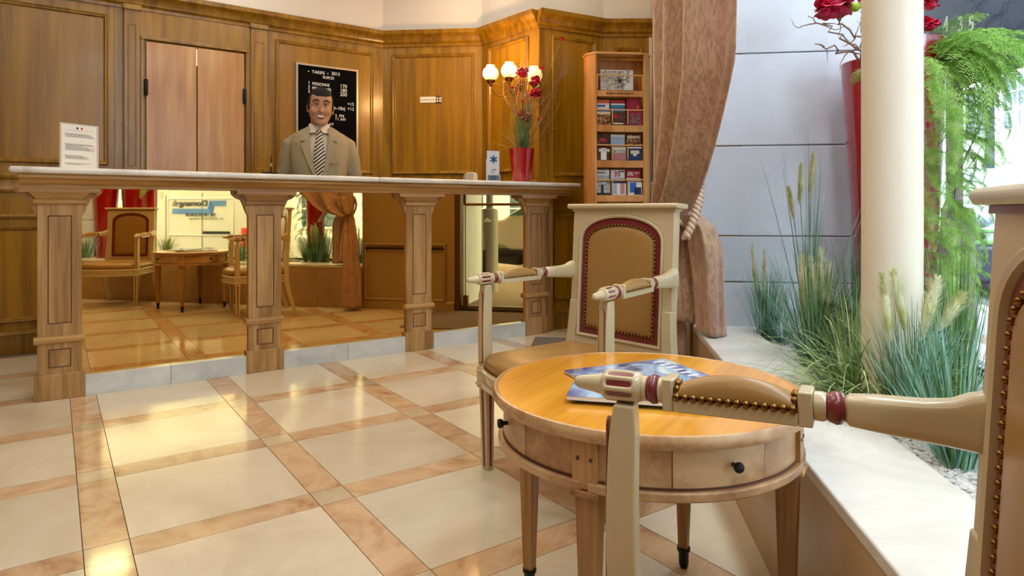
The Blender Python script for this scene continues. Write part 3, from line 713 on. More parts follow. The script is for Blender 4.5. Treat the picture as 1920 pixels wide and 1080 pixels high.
    # plain board at the rear
    MB().rings([lay(arch(0.190, 0.030, 0.388, 0.485), 0.004), lay(arch(0.190, 0.030, 0.388, 0.485), -0.012), lay(arch(0.16, 0.06, 0.37, 0.45), -0.02)]).build('rear_panel', M['leather'], fr, smooth=40)
    P = A3; nb = MB()
    tot = [Vector(p) for p in P]; tot.append(tot[0]); acc = 0; step = 0.0145
    for i in range(len(tot)-1):
        a_, b_ = tot[i], tot[i+1]; L = (b_-a_).length
        while acc < L:
            q = a_+(b_-a_)*(acc/L); nb.ball(mt @ Vector((q.x, 0.0165, q.y)), 0.0056 if not near else 0.0044, 8, 5); acc += step
        acc -= L
    nb.build('upholstery_nails', M['brass'], lp, smooth=60)['kind'] = 'stuff'
    # cap
    cpf = [(-0.03, 0.0), (0.03, 0.0), (0.034, 0.003), (0.037, 0.009), (0.034, 0.015), (0.03, 0.018), (-0.03, 0.018), (-0.035, 0.014), (-0.036, 0.006)]
    MB().prism([(a, Hh-0.0+b) for a, b in cpf], -HW-0.02, HW+0.02, 'yz', mt).build('back_cap', M['cream'], t, bevel=0.004, seg=3)
    MB().box(-HW-0.006, HW+0.006, -0.02, 0.02, Hh-0.009, Hh, mt).build('cap_line', M['maroon'] if near else M['cream'], t, bevel=0.001)
    for s in (-1, 1): arm_parts(t, s, near)
    return t
armchair('cream and tan leather armchair standing behind the round table by the curtain', (1.27, 1.655), radians(97), False)
armchair('near armchair at the right edge, its arm reaching across the round table', (0.407, 0.490), radians(33), True)

# ================================================================== ROUND TABLE
TX, TY, TH, TR = 1.040, 0.987, 0.525, 0.328
tb = thing('round_table', 'low round wooden table with honey top and small black drawer knobs', 'table', (TX, TY, 0), radians(24))
MB().lathe([(0.0, TH-0.016), (TR-0.012, TH-0.016), (TR-0.012, TH-0.0005), (0.0, TH)], 96).build('table_top', M['table_top'], tb, smooth=40)
MB().lathe([(TR-0.03, TH-0.026), (TR-0.006, TH-0.024), (TR, TH-0.016), (TR+0.001, TH-0.008), (TR-0.003, TH), (TR-0.008, TH+0.001), (TR-0.013, TH-0.001), (TR-0.013, TH-0.02)], 96).build('top_edge', M['table_side'], tb, smooth=40)
AR = TR-0.025
def arcbox(a0, a1, r0, r1, z0, z1, n=20):
    o = MB(); R = []
    for k in range(n+1):
        a = a0+(a1-a0)*k/n; R.append([(r0*cos(a), r0*sin(a), z0), (r1*cos(a), r1*sin(a), z0), (r1*cos(a), r1*sin(a), z1), (r0*cos(a), r0*sin(a), z1)])
    return o.rings(R)
LA = 0.075
for k in range(4):
    a0, a1 = k*pi/2+LA, (k+1)*pi/2-LA; mid = (a0+a1)/2
    if k in (1, 2, 3, 0):
        dw = 0.30
        arcbox(a0, mid-dw, AR-0.018, AR, TH-0.095, TH-0.022, 8).build('apron', M['table_side'], tb, smooth=30)
        arcbox(mid+dw, a1, AR-0.018, AR, TH-0.095, TH-0.022, 8).build('apron', M['table_side'], tb, smooth=30)
        dr_ = arcbox(mid-dw+0.005, mid+dw-0.005, AR-0.018, AR+0.001, TH-0.0945, TH-0.0225, 16).build('drawer', M['table_side'], tb, smooth=30, bevel=0.001)
        c_, s_ = cos(mid+(0.06 if k == 2 else 0)), sin(mid+(0.06 if k == 2 else 0))
        kn = Matrix.Translation((c_*AR, s_*AR, TH-0.058)) @ Matrix.Rotation(atan2(s_, c_), 4, 'Z') @ Matrix.Rotation(pi/2, 4, 'Y')
        MB().lathe([(0.004, 0), (0.004, 0.008), (0.008, 0.012), (0.0095, 0.017), (0.008, 0.021), (0.004, 0.022), (0, 0.022)], 20, kn).build('knob', M['dark'], dr_, smooth=50)
    arcbox(k*pi/2+0.02, (k+1)*pi/2-0.02, AR-0.02, AR+0.012, TH-0.115, TH-0.098, 24).build('apron_bead', M['table_side'], tb, smooth=30, bevel=0.003)
    arcbox(k*pi/2+0.02, (k+1)*pi/2-0.02, AR-0.02, AR+0.003, TH-0.099, TH-0.094, 24).build('apron_dark_line', M['groove'], tb, smooth=30)  # thin dark brown line just above the bead
for k in range(4):
    a = k*pi/2; rt = Matrix.Rotation(a, 4, 'Z')
    lg = MB(); R = []
    for z_, h_ in ((0.05, 0.0115), (TH-0.125, 0.021)):
        R.append([rt @ Vector((AR-0.018+x*h_, y*h_, z_)) for x, y in ((-1,-1),(1,-1),(1,1),(-1,1))])
    lg.rings(R)
    l_ = lg.build('leg', M['table_leg'], tb, bevel=0.002)
    MB().box(AR-0.04, AR+0.008, -0.024, 0.024, TH-0.112, TH-0.022, rt).build('leg_block', M['table_leg'], l_, bevel=0.0015)
    MB().box(AR-0.042, AR+0.014, -0.027, 0.027, TH-0.125, TH-0.113, rt).build('leg_collar', M['table_leg'], l_, bevel=0.003)
    for s in (-1, 1):
        MB().lathe([(0.0035, 0), (0.0035, 0.002), (0, 0.002)], 10, rt @ Matrix.Translation((AR+0.0075, s*0.0125, TH-0.058)) @ Matrix.Rotation(pi/2, 4, 'Y')).build('peg', M['groove'], l_)
    MB().lathe([(0.0165, 0.052), (0.0165, 0.044), (0.013, 0.04), (0.012, 0.008), (0.008, 0.0), (0, 0)], 16, rt @ Matrix.Translation((AR-0.018, 0, 0))).build('foot_cap', M['dark'], l_, smooth=40)

# ================================================================== ON AND BEHIND THE COUNTER
def wpt(w, x, z, out=0.0):                        # world point on a wall, `out` metres into the room
    return (w.p[0]+cos(w.a)*x+sin(w.a)*out, w.p[1]+sin(w.a)*x-cos(w.a)*out, z)
# ---- letter board with the prices
bx0, bx1 = ax(553), ax(670); bz1 = A.z(553, 117); bz0 = 1.10
bd = thing('price_board', 'black letter board of prices in a silver frame behind the man', 'board', wpt(A, bx0, bz0, 0.012), A.a)
BWd, BH = bx1-bx0, bz1-bz0
MB().rectring(0, BWd, 0, BH, [(0, -0.012), (0, 0.010), (0.003, 0.014), (0.016, 0.014), (0.019, 0.004)], 0, -1).build('frame', M['silver'], bd, smooth=30)
MB().box(0.015, BWd-0.015, -0.003, 0.01, 0.015, BH-0.015).build('felt', M['black'], bd)
def bt(s, px, py, size, al='LEFT', sx=1.0):
    x = ax(px)-bx0; z_ = A.z(px, py)-bz0
    text(s, size, M['letter'], bd, (x, -0.0036, z_-size*0.35), align=al, sx=sx, bold=0.0001)
for s, px, py, sz, al, sx in (('\u2022  TARIFS  \u2022', 576, 134, 0.034, 'LEFT', 1.0), ('2015', 620, 138, 0.036, 'LEFT', 1.0), ('EUROS', 604, 145, 0.031, 'LEFT', 0.95),
        ('1', 576, 155, 0.036, 'LEFT', 1), ('PERSONNE', 584, 157, 0.033, 'LEFT', 0.86), ('170', 636, 161.5, 0.04, 'LEFT', 1),
        ('2', 576, 163, 0.036, 'LEFT', 1), ('PERSONNES', 584, 165.5, 0.033, 'LEFT', 0.86), ('180', 636, 169.5, 0.04, 'LEFT', 1),
        ('3', 576, 171, 0.036, 'LEFT', 1), ('PERSONNES', 584, 173.5, 0.033, 'LEFT', 0.86), ('200', 636, 177, 0.04, 'LEFT', 1),
        ('+15', 650, 195, 0.036, 'LEFT', 1), ('(7h-10h)', 618, 202, 0.036, 'LEFT', 1), ('+13', 650, 204, 0.036, 'LEFT', 1),
        ('2  PM', 627, 217, 0.032, 'LEFT', 1), ('11 AM', 627, 223, 0.032, 'LEFT', 1), ('AT', 616, 233, 0.03, 'LEFT', 1)):
    bt(s, px, py, sz, al, sx)
# ---- small strip sign on the angled wall
sx0, sx1 = B.px(788), B.px(828); sz1, sz0 = B.z(788, 182), B.z(788, 193)
sg = thing('strip_sign', 'small white strip sign with a dark logo square on the angled panel', 'sign', wpt(B, sx0, sz0, 0.006), B.a)
L_ = sx1-sx0; MB().box(0, L_, -0.004, 0.004, 0, sz1-sz0).build('plate', M['paper'], sg, bevel=0.0005)
MB().box(L_*0.74, L_*0.99, -0.0052, -0.004, -0.004, sz1-sz0+0.006).build('logo_square', M['groove'], sg)
for a in (0.78, 0.9):
    for b in (0.1, 0.55): MB().box(L_*a, L_*(a+0.07), -0.006, -0.005, (sz1-sz0)*b, (sz1-sz0)*(b+0.3)).build('logo_mark', M['paper'], sg)
ln = MB()
for k in range(14): ln.box(L_*(0.05+k*0.047), L_*(0.05+k*0.047+0.03), -0.0045, -0.004, 0.018+0.002*(k % 3), 0.026)
ln.build('print', M['ink'], sg)
# ---- white moulding strips
# ---- framed notice on the marble top
def on_top(px, Y):
    r = ray(px); t = Y/r[1]; return r[0]*t, t
nx0, t0 = on_top(112, 3.86); nx1, t1 = on_top(184, 3.95)
ny0, ny1 = 3.86, 3.95
nt_ = thing('house_rules_notice', 'white printed notice in a clear stand at the left end of the marble top', 'notice', (nx0, ny0, CT), atan2(ny1-ny0, nx1-nx0))
NL = math.hypot(nx1-nx0, ny1-ny0); NH = zz(229, t0)-CT
MB().rectring(0, NL, 0.001, NH, [(0, -0.004), (0, 0.004), (0.004, 0.004), (0.005, 0.0)], 0, -1).build('frame', plain('clear_plastic_edge', (214, 206, 190), 0.15), nt_)
MB().box(0.004, NL-0.004, -0.001, 0.003, 0.004, NH-0.004).build('sheet', M['paper'], nt_)
MB().box(0.02, NL-0.02, 0.002, 0.07, 0.0005, 0.004).build('foot', plain('clear_plastic', (200, 200, 196), 0.1), nt_)
ln = MB(); rg = random.Random(5)
rows = []
for blk, (za, n_) in enumerate(((0.78, 4), (0.56, 7), (0.31, 4), (0.145, 2))):
    for k in range(n_): rows.append((za-0.021*k, 0.14 if k else 0.12, rg.uniform(0.55, 0.93)))
for z_, a, b in rows:
    x_ = a
    while x_ < b:
        w_ = rg.uniform(0.02, 0.06); ln.box(x_*NL, min(b, x_+w_)*NL, -0.0016, -0.001, (z_-0.0045)*NH, (z_+0.0045)*NH); x_ += w_+0.012
ln.build('printed_lines', M['ink'], nt_)['kind'] = 'stuff'
MB().box(0.12*NL, 0.85*NL, -0.0016, -0.001, 0.855*NH, 0.858*NH).build('rule', M['ink'], nt_)
for c_, a, b in (((30, 50, 130), 0.42, 0.47), ((240, 240, 240), 0.47, 0.53), ((190, 30, 40), 0.53, 0.58)):
    MB().box(a*NL, b*NL, -0.0018, -0.001, 0.885*NH, 0.93*NH).build('flag_band', plain('flag', c_, 0.6), nt_)
rd = MB()
for a in (0.03, 0.965): rd.box(a*NL, (a+0.005)*NL, -0.0016, -0.001, 0.03*NH, 0.97*NH)
rd.build('red_border', plain('thin_red', (190, 90, 80), 0.6), nt_)
MB().tube([(0.44*NL, 0.002, NH-0.001), (0.48*NL, 0, NH+0.006), (0.54*NL, 0, NH+0.006), (0.58*NL, 0.002, NH-0.001)], 0.0015, 6).build('clip', M['brass'], nt_)
# ---- pen holder
hx, ht = on_top(506, 3.90)
ph = thing('pen_stand', 'dark round pen stand with one upright pen left of the man', 'pen holder', (hx, 3.90, CT))
MB().lathe([(0.0, 0.0), (0.044, 0.0), (0.046, 0.005), (0.040, 0.010), (0.036, 0.014), (0.0, 0.015)], 24).build('base', M['dark'], ph, smooth=40)
bb = MB()
for k in range(16): bb.ball((0.038*cos(2*pi*k/16), 0.038*sin(2*pi*k/16), 0.016), 0.006, 8, 5)
bb.build('bead_rim', M['dark'], ph, smooth=60)
MB().tube([(0.004, 0, 0.012), (0.008, 0, 0.07), (0.006, 0, 0.10), (0.010, 0, 0.125)], [0.004, 0.0045, 0.0035, 0.0008], 10).build('pen', M['dark'], ph, smooth=50)
MB().tube([(0.0072, 0, 0.055), (0.008, 0, 0.075)], 0.0052, 10).build('pen_band', M['silver'], ph, smooth=50)
# ---- card terminal back behind the counter edge
tx, tt = on_top(881, 4.02)
te = thing('card_terminal', 'grey card terminal standing at the back of the marble top', 'card reader', (tx, 4.02, CT), radians(-20))
grey = plain('warm_grey_plastic', (170, 160, 142), 0.4)
MB().prism([(-0.045, 0), (0.045, 0), (0.045, 0.058), (0.036, 0.070), (-0.012, 0.072), (-0.034, 0.062), (-0.045, 0.03)], -0.05, 0.05, 'xz').build('casing', grey, te, bevel=0.006)
MB().prism([(0.012, 0.006), (0.046, 0.006), (0.0455, 0.056), (0.036, 0.066), (0.016, 0.066)], -0.053, -0.049, 'xz').build('side_cover', plain('pale_plastic', (206, 200, 186), 0.4), te, bevel=0.002)
# ---- leaflet stand with the blue star
lx, lt = on_top(925, 3.74)
lf_ = thing('leaflet_stand', 'clear stand of white leaflets with a blue star at the right of the marble top', 'leaflet', (lx, 3.74, CT), radians(-14))
W_, H_ = 0.092, zz(283, lt)-CT
clr = plain('acrylic', (196, 204, 214), 0.08, coat=0.5)
MB().box(-W_/2, W_/2, -0.003, 0.0, 0.0, 0.012).box(-W_/2-0.002, W_/2+0.002, 0.012, 0.016, 0, 0.15).box(-W_/2-0.002, W_/2+0.002, -0.006, 0.03, 0, 0.003).box(-W_/2-0.002, W_/2+0.002, -0.007, -0.005, 0.0, 0.045).build('holder', clr, lf_, bevel=0.0006)
MB().box(-W_/2+0.002, W_/2-0.002, 0.0, 0.011, 0.003, H_).build('leaflets', plain('pale_blue_paper', (214, 220, 232), 0.5), lf_, bevel=0.0006)
blue = plain('star_blue', (28, 100, 160), 0.5)
st = MB(); cz = H_*0.72
for k in range(3):
    mt = Matrix.Translation((0.002, 0, cz)) @ Matrix.Rotation(k*pi/3, 4, 'Y')
    st.box(-0.0058, 0.0058, -0.0012, -0.0004, -0.027, 0.027, mt)
st.build('star_emblem', blue, lf_)
em = MB()
for k in range(14):
    a0, a1 = 0.4+k*0.36, 0.4+(k+1)*0.36
    q = [(0.011*cos(a), 0.009*sin(a)) for a in (a0, a1)]+[(0.015*cos(a), 0.012*sin(a)) for a in (a1, a0)]
    em.prism([(0.0+a, H_*0.33+b) for a, b in q], -0.0012, -0.0004, 'xz')
em.box(0.0, 0.018, -0.0012, -0.0004, H_*0.33+0.010, H_*0.33+0.014)
em.build('round_emblem', M['ink'], lf_)
MB().box(-W_/2+0.004, W_/2-0.004, -0.0075, -0.007, 0.006, 0.04).build('lower_print', plain('slate_print', (96, 118, 150), 0.5), lf_)
for a in (-0.026, -0.004): MB().rectring(a, a+0.018, 0.010, 0.034, [(0, 0.0076), (0.003, 0.0082), (0.003, 0.0076)], 0, -1).build('print_frame', M['ink'], lf_)

# ---- red pot of flowers on the counter
random.seed(11)
fx, ft = on_top(978, 3.82)
fp = thing('flower_arrangement', 'red pot with crimson blooms and twisted branches on the marble top', 'flowers', (fx, 3.82, CT))
MB().lathe([(0.0, 0), (0.066, 0.0), (0.068, 0.004), (0.094, 0.238), (0.096, 0.242), (0.092, 0.244), (0.088, 0.236), (0.085, 0.22), (0.0, 0.218)], 48).build('pot', M['red_pot'], fp, smooth=40)
def twig(p0, direction, length, r, rnd, curl=0.5, n=14, up=0.0):
    pts = [Vector(p0)]; d = Vector(direction).normalized()
    for k in range(n):
        d = (d+Vector((rnd.uniform(-1, 1), rnd.uniform(-1, 1), rnd.uniform(-1, 1)))*curl*0.6+Vector((0, 0, up))).normalized(); pts.append(pts[-1]+d*length/n)
    return pts, [r*(1-0.85*k/n) for k in range(n+1)]
def bloom(parent, c, R, mat, rnd, name='bloom'):
    b = MB()
    for L in range(5):
        rr = R*(1-0.17*L); n = 9-L
        for k in range(n):
            a = 2*pi*k/n+L*0.7+rnd.uniform(-0.2, 0.2); ph_ = rnd.uniform(-0.9, 1.1)+0.1*L
            rot = Matrix.Rotation(a, 3, 'Z') @ Matrix.Rotation(-ph_, 3, 'Y')
            R_ = []
            for i in range(5):
                t = i/4; w = rr*0.62*sin(pi*min(1, 0.12+0.72*t)); ring = []
                for q in range(4):
                    s = -1+2*q/3
                    ring.append(Vector(c)+rot @ Vector((rr*(0.15+0.85*t), s*w, rr*(0.28*t*t-0.22*s*s*t)+rnd.uniform(-.03, .03)*rr)))
                R_.append(ring)
            b.rings(R_, close=False, cap=False)
    b.ball(c, R*0.5, 10, 7)
    return b.build(name, mat, parent, smooth=70)
FP = Vector((fx, 3.82, CT))
rnd = random.Random(4)
for px, py, R in ((980, 138, 0.052), (1003, 153, 0.046), (1004, 176, 0.050), (984, 219, 0.056), (1017, 128, 0.018), (1054, 74, 0.016), (1010, 225, 0.014), (979, 190, 0.015), (961, 165, 0.014)):
    c = D(px, py, ft-0.02+rnd.uniform(-0.05, 0.04))-FP
    bl = bloom(fp, c, R, M['petal'] if R > 0.013 else M['petal'], rnd)
    pts = [Vector((rnd.uniform(-.03, .03), rnd.uniform(-.03, .03), 0.2)), Vector((c.x*0.35, c.y*0.5, 0.2+(c.z-0.2)*0.5)), c]
    MB().tube(pts, [0.003, 0.0025, 0.002], 6).build('flower_stem', M['g_green'], fp, smooth=60)
tw = MB()
for k in range(20):
    a = rnd.uniform(-0.6, 1.2); d = Vector((a*RT[0], a*RT[1], 2.0))
    pts, rr = twig((rnd.uniform(-.03, .03), rnd.uniform(-.03, .03), 0.2), d, rnd.uniform(0.45, 0.85), 0.0045, rnd, 0.42, 18, 0.12); tw.tube(pts, rr, 6)
    for q in range(4):
        i = rnd.randint(6, 16); p2, r2 = twig(pts[i], (rnd.uniform(-1, 1), rnd.uniform(-1, 1), rnd.uniform(0, 1.2)), rnd.uniform(0.08, 0.2), 0.002, rnd, 0.75, 9, 0.0); tw.tube(p2, r2, 5)
tw.build('twisted_branches', M['branch'], fp, smooth=60)
def blade_mesh(specs):
    """specs: list of (base, tip direction, length, width, droop)"""
    b = MB()
    for base, d, L, w, dr_ in specs:
        p = Vector(base); d = Vector(d).normalized(); n = 7; side = d.cross(Vector((0, 0, 1)))
        if side.length < 1e-3: side = Vector((1, 0, 0))
        side.normalize(); R = []
        for k in range(n+1):
            t = k/n; ww = w*(1-t)**0.7*(0.6+0.4*min(1, t*4))+0.0003; nrm = side.cross(d).normalized()
            R.append([p-side*ww, p+nrm*ww*0.35, p+side*ww])
            d = (d+Vector((0, 0, -dr_*(0.3+t)/n))).normalized(); p = p+d*L/n
        b.rings(R)
    return b
def grass(n, L, w, spread, droop, rnd, r0=0.03, lmin=0.55, bias=(0, 0)):
    sp = []
    for k in range(n):
        a = rnd.uniform(0, 2*pi); q = rnd.random()**0.7*spread
        sp.append(((r0*cos(a)*rnd.random(), r0*sin(a)*rnd.random(), 0), (cos(a)*q+bias[0], sin(a)*q+bias[1], 1), L*rnd.uniform(lmin, 1), w*rnd.uniform(0.7, 1.2), droop*rnd.uniform(0.3, 1.2)))
    return blade_mesh(sp)
b = grass(46, 0.42, 0.0035, 0.55, 0.5, rnd, 0.06, bias=(-0.15, 0.05))
o = b.build('grass_blades', M['g_green'], fp, (0, 0, 0.2), smooth=60); o['kind'] = 'stuff'
b = grass(16, 0.36, 0.0026, 0.9, 1.6, rnd, 0.05, bias=(-0.4, 0.3))
o = b.build('grass_blades', M['g_pale'], fp, (0, 0, 0.2), smooth=60); o['kind'] = 'stuff'

# ---- wall lamp with three globes on the alcove wall
sc0 = Vector(wpt(Cw, Cw.px(978), 1.86, 0.0))
sc_ = thing('wall_lamp', 'brass wall lamp with three lit glass globes behind the red flowers', 'lamp', sc0, Cw.a)
MB().lathe([(0.0, 0), (0.045, 0), (0.045, 0.008), (0.03, 0.016), (0.012, 0.03), (0.0, 0.032)], 24, Matrix.Rotation(pi/2, 4, 'X')).build('wall_plate', M['brass'], sc_, smooth=40)
inv = (Matrix.Translation(sc0) @ Matrix.Rotation(Cw.a, 4, 'Z')).inverted()
globe_m = plain('lit_frosted_glass', (255, 236, 190), 0.4, emit=(255, 214, 138), estr=0.85)
for k, (px, py, X) in enumerate(((920, 138, 2.72), (955, 133, 2.74), (1001, 141, 2.86))):
    r = ray(px); t = X/r[0]; c = Vector((r[0]*t, r[1]*t, zz(py, t))); cl_ = inv @ c
    R_ = 0.061
    gl_ = MB().ball(cl_, R_, 28, 18, (1, 1, 0.95)).build('glass_globe', globe_m, sc_, smooth=60)
    MB().lathe([(0.018, R_*0.86), (0.031, R_*0.90), (0.034, R_*1.0), (0.033, R_*1.02), (0.028, R_*0.98)], 24, Matrix.Translation(cl_)).build('globe_rim', globe_m, sc_, smooth=40)
    MB().lathe([(0.006, -0.10), (0.009, -0.095), (0.012, -0.085), (0.03, -0.066), (0.034, -0.060), (0.036, -0.05), (0.030, -0.048), (0.028, -0.054), (0.0, -0.056)], 24, Matrix.Translation(cl_)).build('globe_holder', M['brass'], sc_, smooth=40)
    e = cl_+Vector((0, 0, -0.095)); s0 = Vector((0, -0.03, -0.02))
    pts = []
    for i in range(17):
        t_ = i/16; p = s0.lerp(e, t_); p.z += -0.055*sin(pi*t_)+0.03*sin(2*pi*t_); pts.append(p)
    MB().tube(pts, 0.005, 8).build('arm', M['brass'], sc_, smooth=60)
    lp_ = bpy.data.lights.new('lamp_bulb', 'POINT'); lp_.energy = 10 if k < 2 else 6; lp_.color = (1, 0.55, 0.2); lp_.shadow_soft_size = 0.05
    lo = bpy.data.objects.new('lamp_bulb', lp_); lo.location = cl_+Vector((0, -0.10, 0.03)); lo.parent = sc_; C.objects.link(lo)

# ================================================================== BROCHURE RACK
RZ = 4.62
rc = D(1163, 300, RZ); rc.z = 0
ra = VA-pi/2+radians(6)
rk = thing('brochure_rack', 'tall orange beech brochure rack with canted sides beside the curtain', 'rack', rc, ra)
# local: x right, -y front
def rpx(px): return (px-1163)/FL*RZ
def rz(py): return EYE-(py-HOR)/FL*RZ
wi, wo, dp = 0.168, 0.232, 0.14
RT_ = rz(102)
MB().box(-wo+0.01, wo-0.01, dp-0.012, dp, 0.03, RT_-0.01).build('back_board', M['rack'], rk)
for s in (-1, 1):
    MB().prism([(s*wi, 0.0), (s*wi+s*0.012, -0.004), (s*wo, 0.055), (s*wo, dp), (s*(wo-0.014), dp), (s*(wo-0.014), 0.062), (s*wi, 0.014)], 0.0, RT_, 'xy').build('side_panel', M['rack'], rk, bevel=0.0015)
MB().prism([(-wi-0.012, -0.010), (wi+0.012, -0.010), (wo+0.008, 0.052), (wo+0.008, dp), (-wo-0.008, dp), (-wo-0.008, 0.052)], RT_, RT_+0.014, 'xy').build('top_board', M['rack'], rk, bevel=0.003)
MB().prism([(-wi, 0.0), (wi, 0.0), (wo-0.014, 0.06), (wo-0.014, dp-0.012), (-wo+0.014, dp-0.012), (-wo+0.014, 0.06)], 0.0, 0.08, 'xy').build('base_board', M['rack'], rk, bevel=0.002)
for yt, yb in ((170, 181), (235, 247), (301, 314), (366, 378), (430, 443), (495, 508)):
    za, zb = rz(yb), rz(yt)
    MB().box(-wi, wi, -0.001, 0.012, za, zb).box(-wi, wi, 0.012, dp-0.012, za, za+0.008).build('shelf', M['rack'], rk, bevel=0.0015)
pale_wood = plain('pale_dowel', (222, 172, 104), 0.4)
for yr, nv in ((141, 0), (206, 2), (272, 2), (337, 2), (402, 2), (468, 2)):
    z_ = rz(yr); b_ = MB().tube([(-wi, 0.004, z_), (wi, 0.004, z_)], 0.0045, 8)
    for k in ((-wi+0.004, wi-0.004) if nv == 0 else (-wi/3, wi/3)): b_.tube([(k, 0.004, z_), (k, 0.004, z_-0.10)], 0.004, 8)
    b_.build('dowel_rail', pale_wood, rk, smooth=50)
text('', 0.01, M['ink'], rk, (0, 0, 0)) if False else None
tl = MB()
for k in range(13): tl.box(-0.10+k*0.0155, -0.10+k*0.0155+0.011, -0.0018, -0.001, rz(177), rz(174))
tl.build('engraved_line', M['groove'], rk)
def imgmat(name, cols, scale=30, dist=1.5):
    m, nt, p = newmat(name); tc = nt.nodes.new('ShaderNodeTexCoord'); n = nt.nodes.new('ShaderNodeTexNoise')
    n.inputs['Scale'].default_value = scale; n.inputs['Detail'].default_value = 4; n.inputs['Distortion'].default_value = dist; nt.links.new(tc.outputs['Object'], n.inputs[0])
    k = len(cols); r = ramp(nt, [(0.32+0.36*i/(k-1), lin(c)) for i, c in enumerate(cols)]); nt.links.new(n.outputs['Fac'], r.inputs[0]); nt.links.new(r.outputs[0], p.inputs['Base Color'])
    p.inputs['Roughness'].default_value = 0.3; return m
def brochure(name, label, x0, x1, ya, yb, base, prints, y=0.03, cat='brochure', group=None):
    """px columns x0..x1 and rows ya(top)..yb(bottom) on the rack front; prints: list of (fx0,fx1,fz0,fz1,material)"""
    X0, X1, Z0, Z1 = rpx(x0), rpx(x1), rz(yb), rz(ya)
    mt = Matrix.Rotation(ra, 4, 'Z'); loc = rc+mt @ Vector(((X0+X1)/2, y, 0)); loc.z = Z0
    t = thing(name, label, cat, loc, ra, group)
    w, h = X1-X0, Z1-Z0
    MB().box(-w/2, w/2, 0, 0.008, 0, h).build('cover', base, t)
    for a, b, c, d, m_ in prints:
        MB().box(-w/2+a*w, -w/2+b*w, -0.0008, 0, c*h, d*h).build('print', m_, t)
    return t, w, h
I = {}
I['city'] = imgmat('bright_city_print', [(40, 44, 52), (170, 164, 150), (230, 226, 214), (120, 110, 92)], 60)
I['night'] = imgmat('night_print', [(14, 14, 22), (60, 40, 34), (190, 120, 50), (240, 220, 170)], 80)
I['crowd'] = imgmat('crowd_print', [(30, 20, 26), (150, 30, 50), (60, 60, 80), (230, 210, 190)], 110)
I['sea'] = imgmat('pale_view_print', [(120, 140, 160), (196, 206, 214), (150, 150, 130), (90, 100, 96)], 30)
I['dark'] = imgmat('dark_print', [(24, 20, 24), (60, 34, 30), (120, 70, 50), (30, 30, 40)], 50)
I['bluep'] = imgmat('navy_print', [(16, 24, 60), (30, 50, 110), (220, 210, 190), (40, 50, 100)], 24)
pc = lambda n, c: plain(n, c, 0.35)
K = dict(white=pc('print_white', (232, 232, 230)), red=pc('print_red', (190, 28, 44)), blue=pc('print_blue', (36, 104, 190)), orange=pc('print_orange', (226, 110, 60)), crim=pc('print_crimson', (168, 20, 50)), navy=pc('print_navy', (26, 40, 90)), sky=pc('print_sky', (160, 186, 214)), cream=pc('print_cream', (222, 210, 180)), teal=pc('print_teal', (60, 130, 160)))
gA = None
